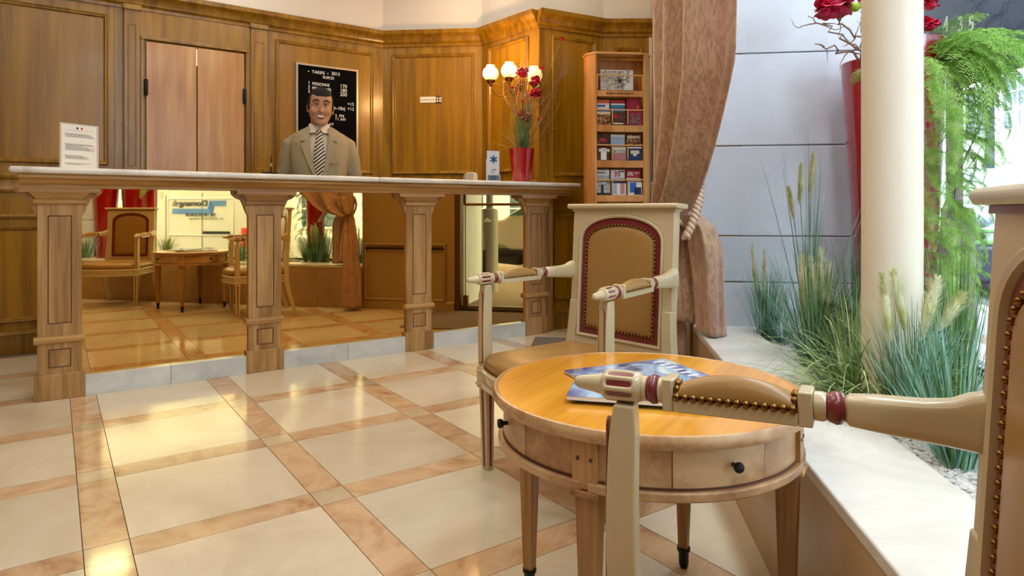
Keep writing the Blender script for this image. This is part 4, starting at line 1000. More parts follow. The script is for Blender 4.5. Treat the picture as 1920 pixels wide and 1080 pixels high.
# top shelf book with spokes
t, w, h = brochure('picture_book', 'landscape city guide with a black wheel on its cover, top shelf of the rack', 1128, 1191, 129, 167, K['white'], [(0.02, 0.73, 0.03, 0.97, I['city'])], 0.04, 'book')
whl = MB()
for k in range(9):
    a = 2*pi*k/9+0.2; c0 = Vector((w*0.08, 0, h*0.46)); L1 = w*0.24
    whl.tube([c0+Vector((0, -0.001, 0)), c0+Vector((cos(a)*L1, -0.001, sin(a)*h*0.44))], [0.0034, 0.0012], 5)
whl.ball((w*0.08, -0.0012, h*0.46), 0.010, 10, 6, (1, 0.15, 1.3))
whl.build('wheel_print', M['ink'], t)
text('PARIS', 0.037, M['ink'], t, (w*0.27, -0.001, h*0.99), (pi/2, pi/2, 0), sx=0.98)
rows = [
 (2, 'up', [('white_leaflet', 'leaflet with orange band and blue wave, left of the second rack row', K['white'], [(0, 1, .72, 1, K['orange']), (0, 1, 0, .25, K['blue']), (0.1, .7, .45, .6, K['blue'])]),
            ('blue_leaflet', 'blue leaflet with a white and red top, middle of the second rack row', K['teal'], [(0, 1, .75, 1, K['red']), (0, 1, .6, .72, K['white']), (0.1, .9, .2, .35, K['blue'])]),
            ('crimson_leaflet', 'plain crimson leaflet with a gold dot, right of the second rack row', K['crim'], [(0.72, .86, .3, .5, K['orange']), (0, 1, .94, 1, K['red'])])]),
 (2, 'dn', [('photo_brochure', 'small night street photo brochure, left cell below the orange leaflet', I['night'], [(0, 1, .8, 1, K['cream'])]),
            ('photo_brochure', 'dark brochure with a red show photo, middle cell of the second row', I['dark'], [(0.05, .4, .55, .8, K['red']), (0.1, .8, .1, .2, K['cream'])]),
            ('photo_brochure', 'red bordered crowd photo brochure under the crimson leaflet', K['crim'], [(0.14, .88, .08, .85, I['crowd'])])]),
 (3, 'up', [('dark_brochure', 'dark brochure with a red emblem, left of the third rack row', I['dark'], [(0.15, .85, .35, .5, K['red']), (0.3, .7, .55, .62, K['orange'])]),
            ('pale_brochure', 'pale blue sky brochure in the middle of the third rack row', K['sky'], [(0, 1, .8, 1, K['white'])]),
            ('banquet_brochure', 'black brochure with gold writing, right of the third rack row', I['night'], [(0.05, .95, .7, .9, K['cream'])])]),
 (3, 'dn', [('shirt_brochure', 'dark brochure showing a white figure, lower left of the third rack row', I['dark'], [(0.3, .72, .05, .9, K['white']), (0.15, .95, .65, .82, K['white'])]),
            ('museum_brochure', 'pale and rose brochure in the middle below the sky brochure', I['sea'], [(0, 1, 0, .55, plain('rose_print', (176, 120, 116), 0.4)), (0, 1, .8, 1, K['cream'])]),
            ('dome_brochure', 'navy brochure with a white dome, lower right of the third rack row', K['navy'], [(0.2, .8, .5, .75, K['cream']), (0.38, .62, .35, .6, K['white']), (0, 1, .9, 1, K['white'])])]),
 (4, 'up', [('grey_brochure', 'white brochure with a grey landscape, left of the bottom visible row', K['white'], [(0, 1, .05, .5, I['sea']), (0.1, .7, .7, .78, M['ink'])]),
            ('offer_leaflet', 'white and blue leaflet reading 35 in red, middle of the lowest row', K['white'], [(0, 1, 0, .3, K['sky']), (0.55, .95, .8, .9, K['navy'])]),
            ('percent_leaflet', 'red topped leaflet reading 0% at the right of the lowest row', K['red'], [(0, 1, 0, .3, K['white']), (0.55, .95, .7, .78, K['white'])])]),
 (4, 'dn', [('monument_brochure', 'grey brochure of a dark monument, lowest row left', I['sea'], [(0.3, .5, .15, .8, M['ink']), (0, 1, 0, .18, M['ink'])]),
            ('cup_brochure', 'white brochure with blue and rose shapes, lowest row middle', K['white'], [(0.1, .35, .1, .9, K['sky']), (0.6, .9, .1, .9, plain('rose2', (200, 140, 140), 0.4)), (0, 1, .9, 1, K['navy'])]),
            ('jeans_leaflet', 'white leaflet with bright blue blocks, lowest row right', K['white'], [(0.15, .6, .2, .95, K['blue']), (0.45, .95, .05, .6, K['navy'])])]),
]
cols = ((1119, 1145), (1148, 1175), (1178.5, 1206))
span = {(2, 'up'): (186, 209), (2, 'dn'): (209, 235), (3, 'up'): (251, 273), (3, 'dn'): (275, 301), (4, 'up'): (318, 339), (4, 'dn'): (341, 366)}
for row, pos, items in rows:
    ya, yb = span[(row, pos)]
    for (x0, x1), (nm, lb, base, pr) in zip(cols, items):
        yy = 0.014 if pos == 'dn' else 0.045
        top = ya-(4 if nm == 'crimson_leaflet' else 0)
        t, w, h = brochure(nm, lb, x0, x1, top, yb, base, pr, yy, 'leaflet' if 'leaflet' in nm else 'brochure', 'leaflets and brochures in the rack')
        if pos == 'up':   # taller than they look: they stand on the shelf behind the front ones
            pass
        if nm == 'offer_leaflet': text('35', 0.05, K['red'], t, (-0.03, -0.001, h*0.42), bold=0.001)
        if nm == 'percent_leaflet': text('0%', 0.036, K['white'], t, (-0.045, -0.001, h*0.5), bold=0.001)

# ================================================================== MAGAZINES ON THE TABLE
def mag(label, pts, th, mats, name='magazine'):
    """pts: 4 corners (x,y) on the table, th thickness"""
    c = sum((Vector((p[0], p[1])) for p in pts), Vector((0, 0)))/4
    zb = mats['z']
    t = thing(name, label, 'magazine', (c.x, c.y, zb))
    loc = [(p[0]-c.x, p[1]-c.y) for p in pts]
    MB().prism([(a*0.994, b*0.994) for a, b in loc], 0.0004, th-0.0008, 'xy').build('pages', M['paper'], t)
    MB().prism(loc, th-0.0008, th, 'xy').build('cover', mats['cover'], t)
    MB().prism(loc, 0, 0.0005, 'xy').build('back_cover', mats['cover'], t)
    return t, loc, th
def coverm(name, cols, sc=6):
    m = imgmat(name, cols, sc, 2.2); m.node_tree.nodes['Principled BSDF'].inputs['Roughness'].default_value = 0.12; m.node_tree.nodes['Principled BSDF'].inputs['Coat Weight'].default_value = 0.8; return m
zt = TH+0.001
ca = coverm('blue_mountain_cover', [(70, 84, 140), (120, 136, 184), (176, 204, 232), (226, 234, 240)], 7)
cb = coverm('violet_sky_cover', [(84, 92, 150), (120, 130, 186), (150, 196, 232), (214, 230, 242)], 5)
def oblong(c, ang, w, l):
    ca_, sa = cos(ang), sin(ang); return [(c[0]+ca_*a-sa*b, c[1]+sa*a+ca_*b) for a, b in ((-w/2, -l/2), (w/2, -l/2), (w/2, l/2), (-w/2, l/2))]
p1, p2, p3 = G(1057, 694, zt+0.006), G(1245, 672, zt+0.006), G(1348, 710, zt+0.006)
d1 = (p2-p1); d1 = Vector((d1.x, d1.y)); d2 = Vector((p3.x-p2.x, p3.y-p2.y))
print('MAG1', d1.length, d2.length, math.degrees(d1.angle(d2)))
q4 = (p1.x+d2.x, p1.y+d2.y)
m1, lc, th = mag('rear magazine lying partly under the other on the round table, mountain and white lettering', [(p1.x, p1.y), q4, (p3.x, p3.y), (p2.x, p2.y)], 0.006, dict(z=zt, cover=ca))
e1 = Vector((lc[3][0]-lc[0][0], lc[3][1]-lc[0][1])); e2 = Vector((lc[1][0]-lc[0][0], lc[1][1]-lc[0][1])); o_ = Vector(lc[0])
bars = MB()
for k in range(6):
    a, b = 0.93, 0.10+0.13*k
    q = [o_+e1*u+e2*v for u, v in ((a-0.10, b), (a-0.10, b+0.035), (a, b+0.035), (a, b))]; bars.prism([(v.x, v.y) for v in q], 0.006, 0.0063, 'xy')
bars.build('masthead_strokes', K['white'], m1)
bars = MB()
for k in range(5):
    a, b = 0.60, 0.05+0.07*k
    q = [o_+e1*u+e2*v for u, v in ((a-0.10, b), (a-0.10, b+0.03), (a, b+0.03), (a, b))]; bars.prism([(v.x, v.y) for v in q], 0.006, 0.0063, 'xy')
bars.build('dark_buildings', M['ink'], m1)
p1, p2 = G(1087, 696, zt+0.014), G(1060, 745, zt+0.014)
v = Vector((p2.x-p1.x, p2.y-p1.y)); n_ = Vector((-v.y, v.x)).normalized()
if n_.x*RT[0]+n_.y*RT[1] < 0: n_ = -n_
print('MAG2', v.length)
Lm = 0.275; v2 = n_*Lm; v = v.normalized()*0.20
m2, lc, th = mag('front magazine with thick white spine nearest the chair arm on the round table', [(p1.x, p1.y), (p1.x+v2.x, p1.y+v2.y), (p1.x+v2.x+v.x, p1.y+v2.y+v.y), (p1.x+v.x, p1.y+v.y)], 0.008, dict(z=zt+0.0065, cover=cb))

# ================================================================== TALL RED VASES IN THE PLANTER
GB = 0.355                                       # gravel level
def vase_body(t, H, rb, rt):
    MB().lathe([(0, 0), (rb, 0), (rb+0.003, 0.006), (rb+(rt-rb)*0.5, H*0.5), (rt, H), (rt-0.006, H+0.002), (rt-0.012, H-0.01), (rt-0.03, H-0.06), (0, H-0.06)], 56).build('vase_body', M['red_pot'], t, smooth=40)
def red_vase(label, x, y, H=1.10, rb=0.085, rt=0.155):
    t = thing('red_floor_vase', label, 'vase', (x, y, GB), 0, 'tall glossy red vases in the window planter'); vase_body(t, H, rb, rt); return t
v1 = D(1657, 400, 2.60); v2_ = D(1698, 400, 2.06)
V1 = red_vase('tall glossy red vase behind the column against the stone wall', v1.x, v1.y, 1.13)
V2 = red_vase('tall glossy red vase right of the column, draped with fern', v2_.x, v2_.y, 1.07, 0.072, 0.112)
def mirpos(px, n): 
    u, Z = mirror_hit(px, n); return UN(u, n)
x, y = mirpos(198, 1.02); V3 = red_vase('tall red vase behind the near armchair, left one in the counter mirror', x, y, 1.13)
x, y = mirpos(253, 1.12); V4 = red_vase('tall red vase beside the first, middle one in the counter mirror', x, y, 1.13)
x, y = mirpos(284, 1.06); V5 = red_vase('slim red vase with a small fern in front of the parked van', x, y, 0.80, 0.045, 0.062)
# ---- flower branches in V1 and V2
def contorted(parent, base, specs, rnd):
    b = MB()
    for (tx_, ty_, tz_), r in specs:
        p0 = Vector(base); p1_ = Vector((tx_, ty_, tz_)); n = 16; pts = []
        off = [Vector((rnd.uniform(-1, 1), rnd.uniform(-1, 1), rnd.uniform(-1, 1)))*0.02 for _ in range(n+1)]
        for k in range(n+1):
            t_ = k/n; p = p0.lerp(p1_, t_); p.z += 0.10*sin(pi*t_)*(p1_-p0).length; p += off[k]*sin(pi*t_); pts.append(p)
        b.tube(pts, [r*(1-0.75*k/n) for k in range(n+1)], 7)
        for q in range(5):
            i = rnd.randint(6, 15); pp, rr = twig(pts[i], (rnd.uniform(-1, 1), rnd.uniform(-1, 1), rnd.uniform(-1, 0.5)), rnd.uniform(0.06, 0.16), 0.003, rnd, 0.8, 12, -0.05); b.tube(pp, rr, 5)
    return b.build('contorted_branches', M['branch'], parent, smooth=60)
rnd = random.Random(21)
f1 = thing('flower_branches', 'crimson bloom on contorted branches hanging left of the column', 'flowers', V1.location+Vector((0, 0, 1.08)))
fo = f1.location
tips = [(D(px, py, z_)-fo, r) for px, py, z_, r in ((1528, 82, 2.5, 0.007), (1560, 25, 2.5, 0.007), (1515, 30, 2.45, 0.006), (1606, 86, 2.45, 0.006), (1590, -40, 2.5, 0.008), (1640, -60, 2.5, 0.008))]
contorted(f1, (0, 0, -0.06), tips, rnd)
for px, py, R in ((1565, 8, 0.075), (1548, 18, 0.05), (1590, -8, 0.06)):
    bloom(f1, D(px, py, 2.48)-fo, R, M['petal'], rnd)
MB().ball(D(1604, 13, 2.42)-fo, 0.018, 12, 8).build('bud', M['g_yellow'], f1, smooth=60)
f2 = thing('flower_branches', 'pale branches and a crimson bloom rising from the fern right of the column', 'flowers', V2.location+Vector((0, 0, 1.02)))
fo = f2.location
tips = [(D(px, py, z_)-fo, r) for px, py, z_, r in ((1742, -40, 2.0, 0.011), (1752, -60, 1.98, 0.010), (1700, -90, 2.0, 0.009))]
contorted(f2, (0, 0, -0.06), tips, rnd)
bloom(f2, D(1742, 44, 1.95)-fo, 0.03, M['petal'], rnd); bloom(f2, D(1745, 3, 1.96)-fo, 0.028, M['petal'], rnd)

# ---- ferns
def frond_mesh(seed, L, droop):
    r_ = random.Random(seed); b = MB(); d = Vector((1, 0, 0.75)).normalized(); p = Vector((0, 0, 0)); n = 30; pts = [p.copy()]; dirs = [d.copy()]
    for k in range(n):
        d = (d+Vector((0, r_.uniform(-.03, .03), -droop*(0.35+1.2*k/n)/n*3))).normalized(); p = p+d*L/n; pts.append(p.copy()); dirs.append(d.copy())
    b.tube(pts, [0.0022*(1-0.8*k/n) for k in range(n+1)], 4)
    for k in range(3, n):
        t_ = k/n; env = 0.105*L/0.5*sin(pi*(0.12+0.86*t_))**0.9
        for s in (-1, 1):
            dd = dirs[k]; side = dd.cross(Vector((0, 0, 1)));
            if side.length < .2: side = Vector((0, 1, 0))
            side.normalize(); br = (side*s+dd*0.75+Vector((0, 0, r_.uniform(-.35, .15)))).normalized(); q = pts[k].copy(); m_ = 9
            up_ = br.cross(dd).normalized()
            for j in range(m_):
                q2 = q+br*env/m_
                for s2 in (-1, 1):
                    nd = (br*0.6+dd.cross(up_)*0.0+(dd*s2)*0.9+up_*r_.uniform(-.5, .5)).normalized(); l_ = env*0.30*(1-0.55*j/m_); w_ = 0.0016
                    b.add([q-br*w_, q+br*w_, q+nd*l_*0.6+up_*0.001, q+nd*l_], [(0, 1, 3), (0, 2, 3)])
                q = q2; br = (br+Vector((0, 0, -0.05))).normalized()
    return b.mesh('frond', M['fern'])
FR = [frond_mesh(s, 0.34+0.05*s, 0.35+0.14*s) for s in range(5)]
def clampa(a): return max(aR-1.8, min(aR+1.6, a))
def fern(label, loc, n, seed, scale=1.0, dirs=None, rim=0.13):
    t = thing('asparagus_fern', label, 'fern', loc, 0); r_ = random.Random(seed)
    for k in range(n):
        a = dirs(r_) if dirs else r_.uniform(0, 2*pi)
        s_ = scale*r_.uniform(0.75, 1.25)
        inst('frond', FR[r_.randrange(5)], t, (rim*cos(a)*r_.random(), rim*sin(a)*r_.random(), r_.uniform(-0.02, 0.05)), (r_.uniform(-.3, .3), r_.uniform(-.1, .55), a), (s_, s_, s_))
    return t
aR = atan2(RT[1], RT[0])                           # picture right, seen from the seat
fe = fern('bright green feathery fern spilling down the red vase right of the column', V2.location+Vector((0, 0, 0.98)), 64, 5, 0.62, lambda r_: max(aR-1.3, clampa(aR+r_.gauss(-0.5, 0.8))), 0.09)
# hanging trails down the vase
r_ = random.Random(9)
for k in range(210):
    h = r_.uniform(0.12, 1.02); a = clampa(aR+r_.gauss(-1.0, 0.6)); rr = 0.075+0.045*h+r_.uniform(0, 0.05)
    s_ = r_.uniform(0.26, 0.50)*(0.55+0.5*h)
    inst('frond', FR[r_.randrange(1, 5)], fe, (rr*cos(a), rr*sin(a), h-0.98), (r_.uniform(-.3, .3), r_.uniform(0.3, 1.2), clampa(a+r_.uniform(-.5, .7))), (s_, s_, s_))
st_ = MB()
for k in range(9):
    a = aR+r_.gauss(-0.2, 0.6); pts = []
    for q in range(15):
        t_ = q/14; rr = 0.10+0.10*sin(pi*min(1, t_*1.5))+0.03*sin(5*t_+k); pts.append(Vector((rr*cos(a), rr*sin(a), 0.02-(0.45+0.05*k)*t_**1.4)))
    st_.tube(pts, 0.0015, 5)
st_.build('trailing_stems', M['g_green'], fe, smooth=60)
x, y = V5.location[:2]; fern('small fern hanging from the slim vase before the van window', (x, y, GB+0.80), 16, 8, 0.42, None, 0.05)

# ---- grasses
def plume(parent, base, tip, R, mat, rnd):
    base, tip = Vector(base), Vector(tip); ax_ = (tip-base); L = ax_.length; ax_.normalize()
    s1 = ax_.cross(Vector((0.3, 0.9, 0.1))).normalized(); s2 = ax_.cross(s1); b = MB()
    b.tube([base+ax_*L*k/8 for k in range(9)], [R*0.45*sin(pi*(0.08+0.88*k/8)) for k in range(9)], 7)
    for k in range(420):
        t_ = rnd.random(); a = rnd.uniform(0, 2*pi); o = (s1*cos(a)+s2*sin(a)); q = base+ax_*L*t_; r_ = R*(0.75+0.5*rnd.random())*sin(pi*(0.1+0.86*t_))**0.6
        e = q+o*r_+ax_*r_*1.1; w_ = s1.cross(o)*0.0 + ax_.cross(o)*0.0012
        b.add([q+o*R*0.2-w_, q+o*R*0.2+w_, e], [(0, 1, 2)])
    return b.build('plume', mat, parent, smooth=60)
def clump(name, label, px, py, mats, specs, plumes=(), seed=1, cat='grass', gz=GB+0.008, loc=None, group='artificial grasses in the window planter'):
    loc = loc or G(px, py, gz); rnd = random.Random(seed)
    t = thing(name, label, cat, loc, 0, group)
    for m_, sp in zip(mats, specs):
        o = grass(rnd=rnd, **sp).build('grass_blades', m_, t, smooth=60); o['kind'] = 'stuff'
    Z = loc.x*FW[0]+loc.y*FW[1]
    for q in plumes:
        bx_, by_, tx_, ty_, R, m_ = q
        b0 = D(bx_, by_, Z-0.02)-loc; b1 = D(tx_, ty_, Z-0.02)-loc
        pl_ = plume(t, b0, b1, R, m_, rnd)
        MB().tube([Vector((0, 0, 0)), b0*0.5+Vector((0, 0, 0.02)), b0+(b1-b0)*0.2], [0.0025, 0.002, 0.0018], 5).build('stem', M['g_teal'], t, smooth=60)
    return t
clump('feather_grass', 'grass clump with two green plumes beside the curtain hem', 1437, 636, [M['g_teal'], M['g_green']],
      [dict(n=130, L=0.34, w=0.0016, spread=0.42, droop=0.5, r0=0.045), dict(n=60, L=0.30, w=0.002, spread=0.20, droop=0.15, r0=0.04)],
      [(1420, 560, 1410, 460, 0.017, M['plume']), (1434, 560, 1433, 468, 0.015, M['plume'])], 1)
clump('grass_tuft', 'small pale teal tuft on the white gravel near the pebbles', 1466, 644, [M['g_teal']], [dict(n=90, L=0.20, w=0.0016, spread=0.7, droop=1.2, r0=0.03)], (), 2)
clump('tall_reed', 'tallest dark reeds with three feathery heads before the stone wall', 1518, 655, [M['g_teal'], M['g_green']],
      [dict(n=22, L=0.86, w=0.0022, spread=0.42, droop=0.35, r0=0.02, lmin=0.75), dict(n=26, L=0.55, w=0.003, spread=0.12, droop=0.05, r0=0.02)],
      [(1519, 362, 1526, 286, 0.019, M['plume']), (1499, 382, 1502, 306, 0.018, M['plume']), (1489, 410, 1478, 350, 0.017, M['plume'])], 3)
clump('feather_grass', 'dense grass clump with four pale plumes below the tallest reeds', 1528, 690, [M['g_green'], M['g_teal']],
      [dict(n=170, L=0.44, w=0.002, spread=0.42, droop=0.5, r0=0.05), dict(n=80, L=0.42, w=0.002, spread=0.75, droop=0.9, r0=0.05)],
      [(1512, 600, 1503, 474, 0.024, M['plume']), (1530, 590, 1520, 480, 0.022, M['plume']), (1538, 590, 1540, 466, 0.024, M['plume']), (1550, 600, 1556, 490, 0.022, M['plume'])], 4)
clump('dark_reeds', 'dark olive reeds standing against the red vase and column', 1608, 690, [M['g_green'], M['g_pale']],
      [dict(n=90, L=0.50, w=0.0018, spread=0.35, droop=0.25, r0=0.04), dict(n=80, L=0.34, w=0.002, spread=0.6, droop=0.8, r0=0.05)],
      [(1603, 588, 1546, 568, 0.013, M['plume_red'])], 5)
clump('arching_grass', 'wide mop of arching pale green blades nearest the round table', 1598, 762, [M['g_pale'], M['g_green'], M['g_pale']],
      [dict(n=110, L=0.40, w=0.0030, spread=1.6, droop=2.8, r0=0.05, lmin=0.6), dict(n=110, L=0.24, w=0.003, spread=1.0, droop=0.9, r0=0.05), dict(n=60, L=0.46, w=0.0028, spread=2.0, droop=3.0, r0=0.04)], (), 6)
clump('arching_grass', 'mixed olive grass hiding the foot of the column', 1668, 772, [M['g_pale'], M['g_green']],
      [dict(n=90, L=0.40, w=0.0028, spread=1.3, droop=2.2, r0=0.05), dict(n=120, L=0.28, w=0.0026, spread=0.6, droop=0.4, r0=0.05)], (), 7)
clump('feather_grass', 'large blue green grass with four white plumes right of the column', 1712, 812, [M['g_teal'], M['g_green'], M['g_pale']],
      [dict(n=120, L=0.36, w=0.0024, spread=0.34, droop=0.4, r0=0.055), dict(n=90, L=0.34, w=0.0022, spread=0.6, droop=0.8, r0=0.05), dict(n=50, L=0.40, w=0.002, spread=1.2, droop=1.9, r0=0.05)],
      [(1668, 640, 1654, 512, 0.021, M['plume']), (1698, 620, 1673, 505, 0.022, M['plume']), (1728, 634, 1758, 520, 0.028, M['plume']), (1760, 620, 1806, 550, 0.024, M['plume'])], 8)
clump('upright_reeds', 'upright dark green reeds at the window side beside the near chair back', 1792, 776, [M['g_green'], M['g_teal']],
      [dict(n=90, L=0.48, w=0.0024, spread=0.2, droop=0.15, r0=0.03), dict(n=36, L=0.42, w=0.0018, spread=0.55, droop=0.8, r0=0.04)], (), 9)
# broad yellow-green leaves
lp_ = thing('strap_leaf_plant', 'yellow green plant with broad upright leaves in front of the reeds', 'plant', G(1782, 812, GB+0.008), 0)
rnd = random.Random(31)
for k, (dx_, dz_, L, w_, dr_) in enumerate(((-0.42, 1, 0.22, 0.008, 0.2), (0.03, 1, 0.15, 0.016, 0.02), (0.55, 0.8, 0.19, 0.009, 0.5), (-0.15, 1, 0.10, 0.012, 0.1), (0.75, 0.5, 0.16, 0.007, 0.9), (0.3, 1, 0.12, 0.010, 0.2))):
    blade_mesh([((dx_*0.02, rnd.uniform(-.02, .02), 0), (dx_*RT[0], dx_*RT[1], dz_), L, w_, dr_)]).build('broad_leaf', M['g_yellow'], lp_, smooth=70)
# pebbles
pebg = 'white pebbles on the planter gravel'
def pebble_mesh(seed):
    r_ = random.Random(seed); b = MB().ball((0, 0, 0), 1, 12, 8); m_ = b.mesh('pebble', M['pebble'], 80)
    for v in m_.vertices: v.co *= 1+0.10*sin(v.co.x*2.1+seed)*cos(v.co.y*2.7+seed*2)
    return m_
pm = [pebble_mesh(s) for s in range(3)]
for k, (px, py, s_, lb) in enumerate(((1412, 622, 0.030, 'large white pebble left of the first grass clump'), (1488, 640, 0.028, 'white pebble right of the pale teal tuft'), (1500, 628, 0.022, 'white pebble behind the other one by the teal tuft'), (1630, 745, 0.016, 'small white pebble at the foot of the arching grass'))):
    p = G(px, py, GB+0.01); o = inst('pebble', pm[k % 3], None, (p.x, p.y, GB+0.01+s_*0.45), (0, 0, k), (s_, s_*0.75, s_*0.62)); tag(o, lb, 'pebble', pebg)
for k, px in enumerate((541, 549, 557, 583, 596)):
    n = 0.78+0.02*(k % 2); u, _ = mirror_hit(px, n); x, y = UN(u, n); s_ = 0.045-0.004*(k % 3)
    o = inst('pebble', pm[k % 3], None, (x, y, GB+0.01+s_*0.45), (0, 0, k*1.3), (s_, s_*0.8, s_*0.7)); tag(o, ('first', 'second', 'third', 'fourth', 'last')[k]+' big white pebble from the left by the red vase foot in the mirror', 'pebble', pebg)
# grasses that show only in the counter mirror
for k, (px, n, lab) in enumerate(((578, 0.80, 'spiky grass clump right of the red vase in the counter mirror'), (452, 0.75, 'grass clump behind the far armchair arm in the counter mirror'), (312, 0.78, 'low grass with a white plume before the van in the counter mirror'), (160, 0.74, 'dark grass clump left of the near armchair in the counter mirror'), (274, 0.72, 'wispy pale grass at the foot of the slim vase'))):
    u, _ = mirror_hit(px, n); x, y = UN(u, n)
    c = clump('grass_clump', lab, 0, 0, [M['g_pale'] if k in (0, 2) else M['g_teal'], M['g_green']], [dict(n=90, L=0.34, w=0.003, spread=0.6, droop=0.5, r0=0.04), dict(n=50, L=0.26, w=0.003, spread=0.35, droop=0.3, r0=0.04)], (), 40+k, loc=Vector((x, y, GB+0.008)))
    if k == 2: plume(c, (0, 0, 0.10), (0.03, 0.02, 0.24), 0.032, M['plume'], rnd)

# ================================================================== CURTAIN
cu_ = thing('curtain', 'rose and gold brocade curtain tied back with a pale rope beside the stone wall', 'curtain', (*UN(2.87, 0.30), 0), FA)
# local x along u (0 = u 2.87), local y towards the room (n = 0.30 - y)
def cl(u, n, z): return Vector((u-2.87, 0.30-n, z))
def smooth(t): return t*t*(3-2*t)
NS, NZ = 150, 46
ztie, ztop = 0.86, 2.98
R = []
for j in range(NZ+1):
    t = j/NZ; z_ = ztie+(ztop-ztie)*t; g_ = t**0.62
    gu = min(1.0, (z_-ztie)/0.52)**0.45; ul = 2.83-(2.83-2.09)*gu       # edge nearest the window glass side
    ur = 2.93+0.06*g_
    row = []
    for i in range(NS+1):
        s = i/NS; u = ul+(ur-ul)*s
        nc = 0.30+0.09*(1-s)*gu
        amp = 0.044+0.016*t
        ph = 2*pi*(2.9*s)+0.8*sin(3*s+2.2*t)
        dz = sin(ph)+0.35*sin(2.1*ph+1.3)
        # droop of swags towards the tie on the swept side
        row.append(cl(u+0.012*cos(ph), nc+amp*dz-0.05*(1-g_)*sin(pi*s), z_-0.02*sin(pi*s)*(1-t)))
    R.append(row)
up = MB().rings(R, close=False, cap=False).build('curtain_drape', M['brocade'], cu_, smooth=180)
so = up.modifiers.new('t', 'SOLIDIFY'); so.thickness = 0.004
def fluted(name, cs, k=7, depth=0.22, seg=84, twist=0.0, ph0=0.0, hem=0.0):
    """cs: list of (u, n, z, ru, rn)"""
    R = []
    for q, (u, n, z_, a, b) in enumerate(cs):
        ring = []
        for i in range(seg):
            th = 2*pi*i/seg; f_ = 1+depth*sin(k*th+ph0+twist*q)+depth*0.4*sin((2*k+1)*th+q*0.15)
            zz_ = z_+(hem*cos(th+1.0) if q == 0 else 0)
            ring.append(cl(u+a*f_*cos(th), n+b*f_*sin(th), zz_))
        R.append(ring)
    return MB().rings(R, cap=True).build(name, M['brocade'], cu_, smooth=180)
def interp(ks, n):
    out = []
    for q in range(n+1):
        t = q/n*(len(ks)-1); i = min(int(t), len(ks)-2); f_ = smooth(t-i); out.append(tuple(a+(b-a)*f_ for a, b in zip(ks[i], ks[i+1])))
    return out
# gathered throat at the tie, hanging tail on the floor side, big flap thrown over the ledge
fluted('gathered_throat', interp([(2.88, 0.335, 0.80, 0.055, 0.075), (2.88, 0.33, 0.86, 0.040, 0.055), (2.87, 0.325, 0.93, 0.06, 0.085), (2.85, 0.32, 1.02, 0.09, 0.085)], 12), 8, 0.12)
fluted('hanging_tail', interp([(2.93, 0.295, 0.03, 0.072, 0.085), (2.93, 0.30, 0.30, 0.068, 0.085), (2.92, 0.31, 0.60, 0.055, 0.075), (2.89, 0.325, 0.86, 0.035, 0.05)], 20), 6, 0.20, ph0=0.6)
fluted('hanging_tail', interp([(2.845, 0.36, 0.44, 0.05, 0.06), (2.85, 0.36, 0.55, 0.048, 0.058), (2.87, 0.345, 0.72, 0.04, 0.05), (2.89, 0.335, 0.86, 0.03, 0.04)], 14), 5, 0.16, ph0=2.0, hem=0.012)
fluted('folded_flap', interp([(2.74, 0.455, 0.405, 0.072, 0.052), (2.74, 0.452, 0.52, 0.070, 0.052), (2.75, 0.445, 0.66, 0.072, 0.055), (2.765, 0.435, 0.76, 0.080, 0.058), (2.79, 0.42, 0.83, 0.078, 0.05), (2.83, 0.38, 0.885, 0.045, 0.04), (2.87, 0.345, 0.90, 0.02, 0.02)], 30), 4, 0.13, ph0=1.0, hem=0.01)
rp = MB()
for s in (0, pi):
    pts = []
    for k in range(90):
        t = k/89; th = 2*pi*t
        c = cl(2.88+0.062*cos(th), 0.335+0.092*sin(th), 0.93+0.10*sin(th+2.3)); tw_ = 2*pi*16*t+s
        pts.append(c+Vector((cos(tw_)*0.006*cos(th), cos(tw_)*0.006*sin(th), sin(tw_)*0.006)))
    rp.tube(pts, 0.0085, 8)
ra_, rb2 = D(1313, 338, 2.62), D(1286, 446, 2.52); inv_ = (Matrix.Translation(cu_.location) @ Matrix.Rotation(FA, 4, 'Z')).inverted()
for s in (0, pi):
    pts = []
    for k in range(60):
        t = k/59; c = ra_.lerp(rb2, t)+Vector((RT[0], RT[1], 0))*0.016*sin(pi*t); tw_ = 2*pi*6.5*t+s
        pts.append(inv_ @ (c+Vector((RT[0]*cos(tw_), RT[1]*cos(tw_), 0))*0.0085+Vector((FW[0], FW[1], 0))*sin(tw_)*0.0085))
    rp.tube(pts, 0.0105, 8)
rp.build('tieback_rope', M['rope'], cu_, smooth=60)
MB().box(-0.9, 0.16, -0.16, -0.04, 2.965, 3.03).build('curtain_track', M['white_wall'], cu_)

# ================================================================== THE MAN
skin = plain('skin', (176, 128, 98), 0.6, noise=0.05, nscale=30); skin.node_tree.nodes['Principled BSDF'].inputs['Subsurface Weight'].default_value = 0.05
suit = plain('beige_suit_cloth', (152, 136, 104), 0.85, noise=0.06, nscale=180, bump=0.3)
hairm = plain('black_grey_hair', (20, 17, 16), 0.8, noise=0.6, nscale=160, bump=0.5, spec=0.25)
shirt = plain('pale_shirt', (206, 190, 172), 0.7)
trous = plain('beige_trousers', (160, 142, 110), 0.85)
mx_, my_ = 1.447, 4.30
man = thing('person', 'smiling man with short dark hair in a beige suit and striped tie behind the counter', 'person', (mx_, my_, 0), atan2(-mx_, my_)*1.0+radians(-1))
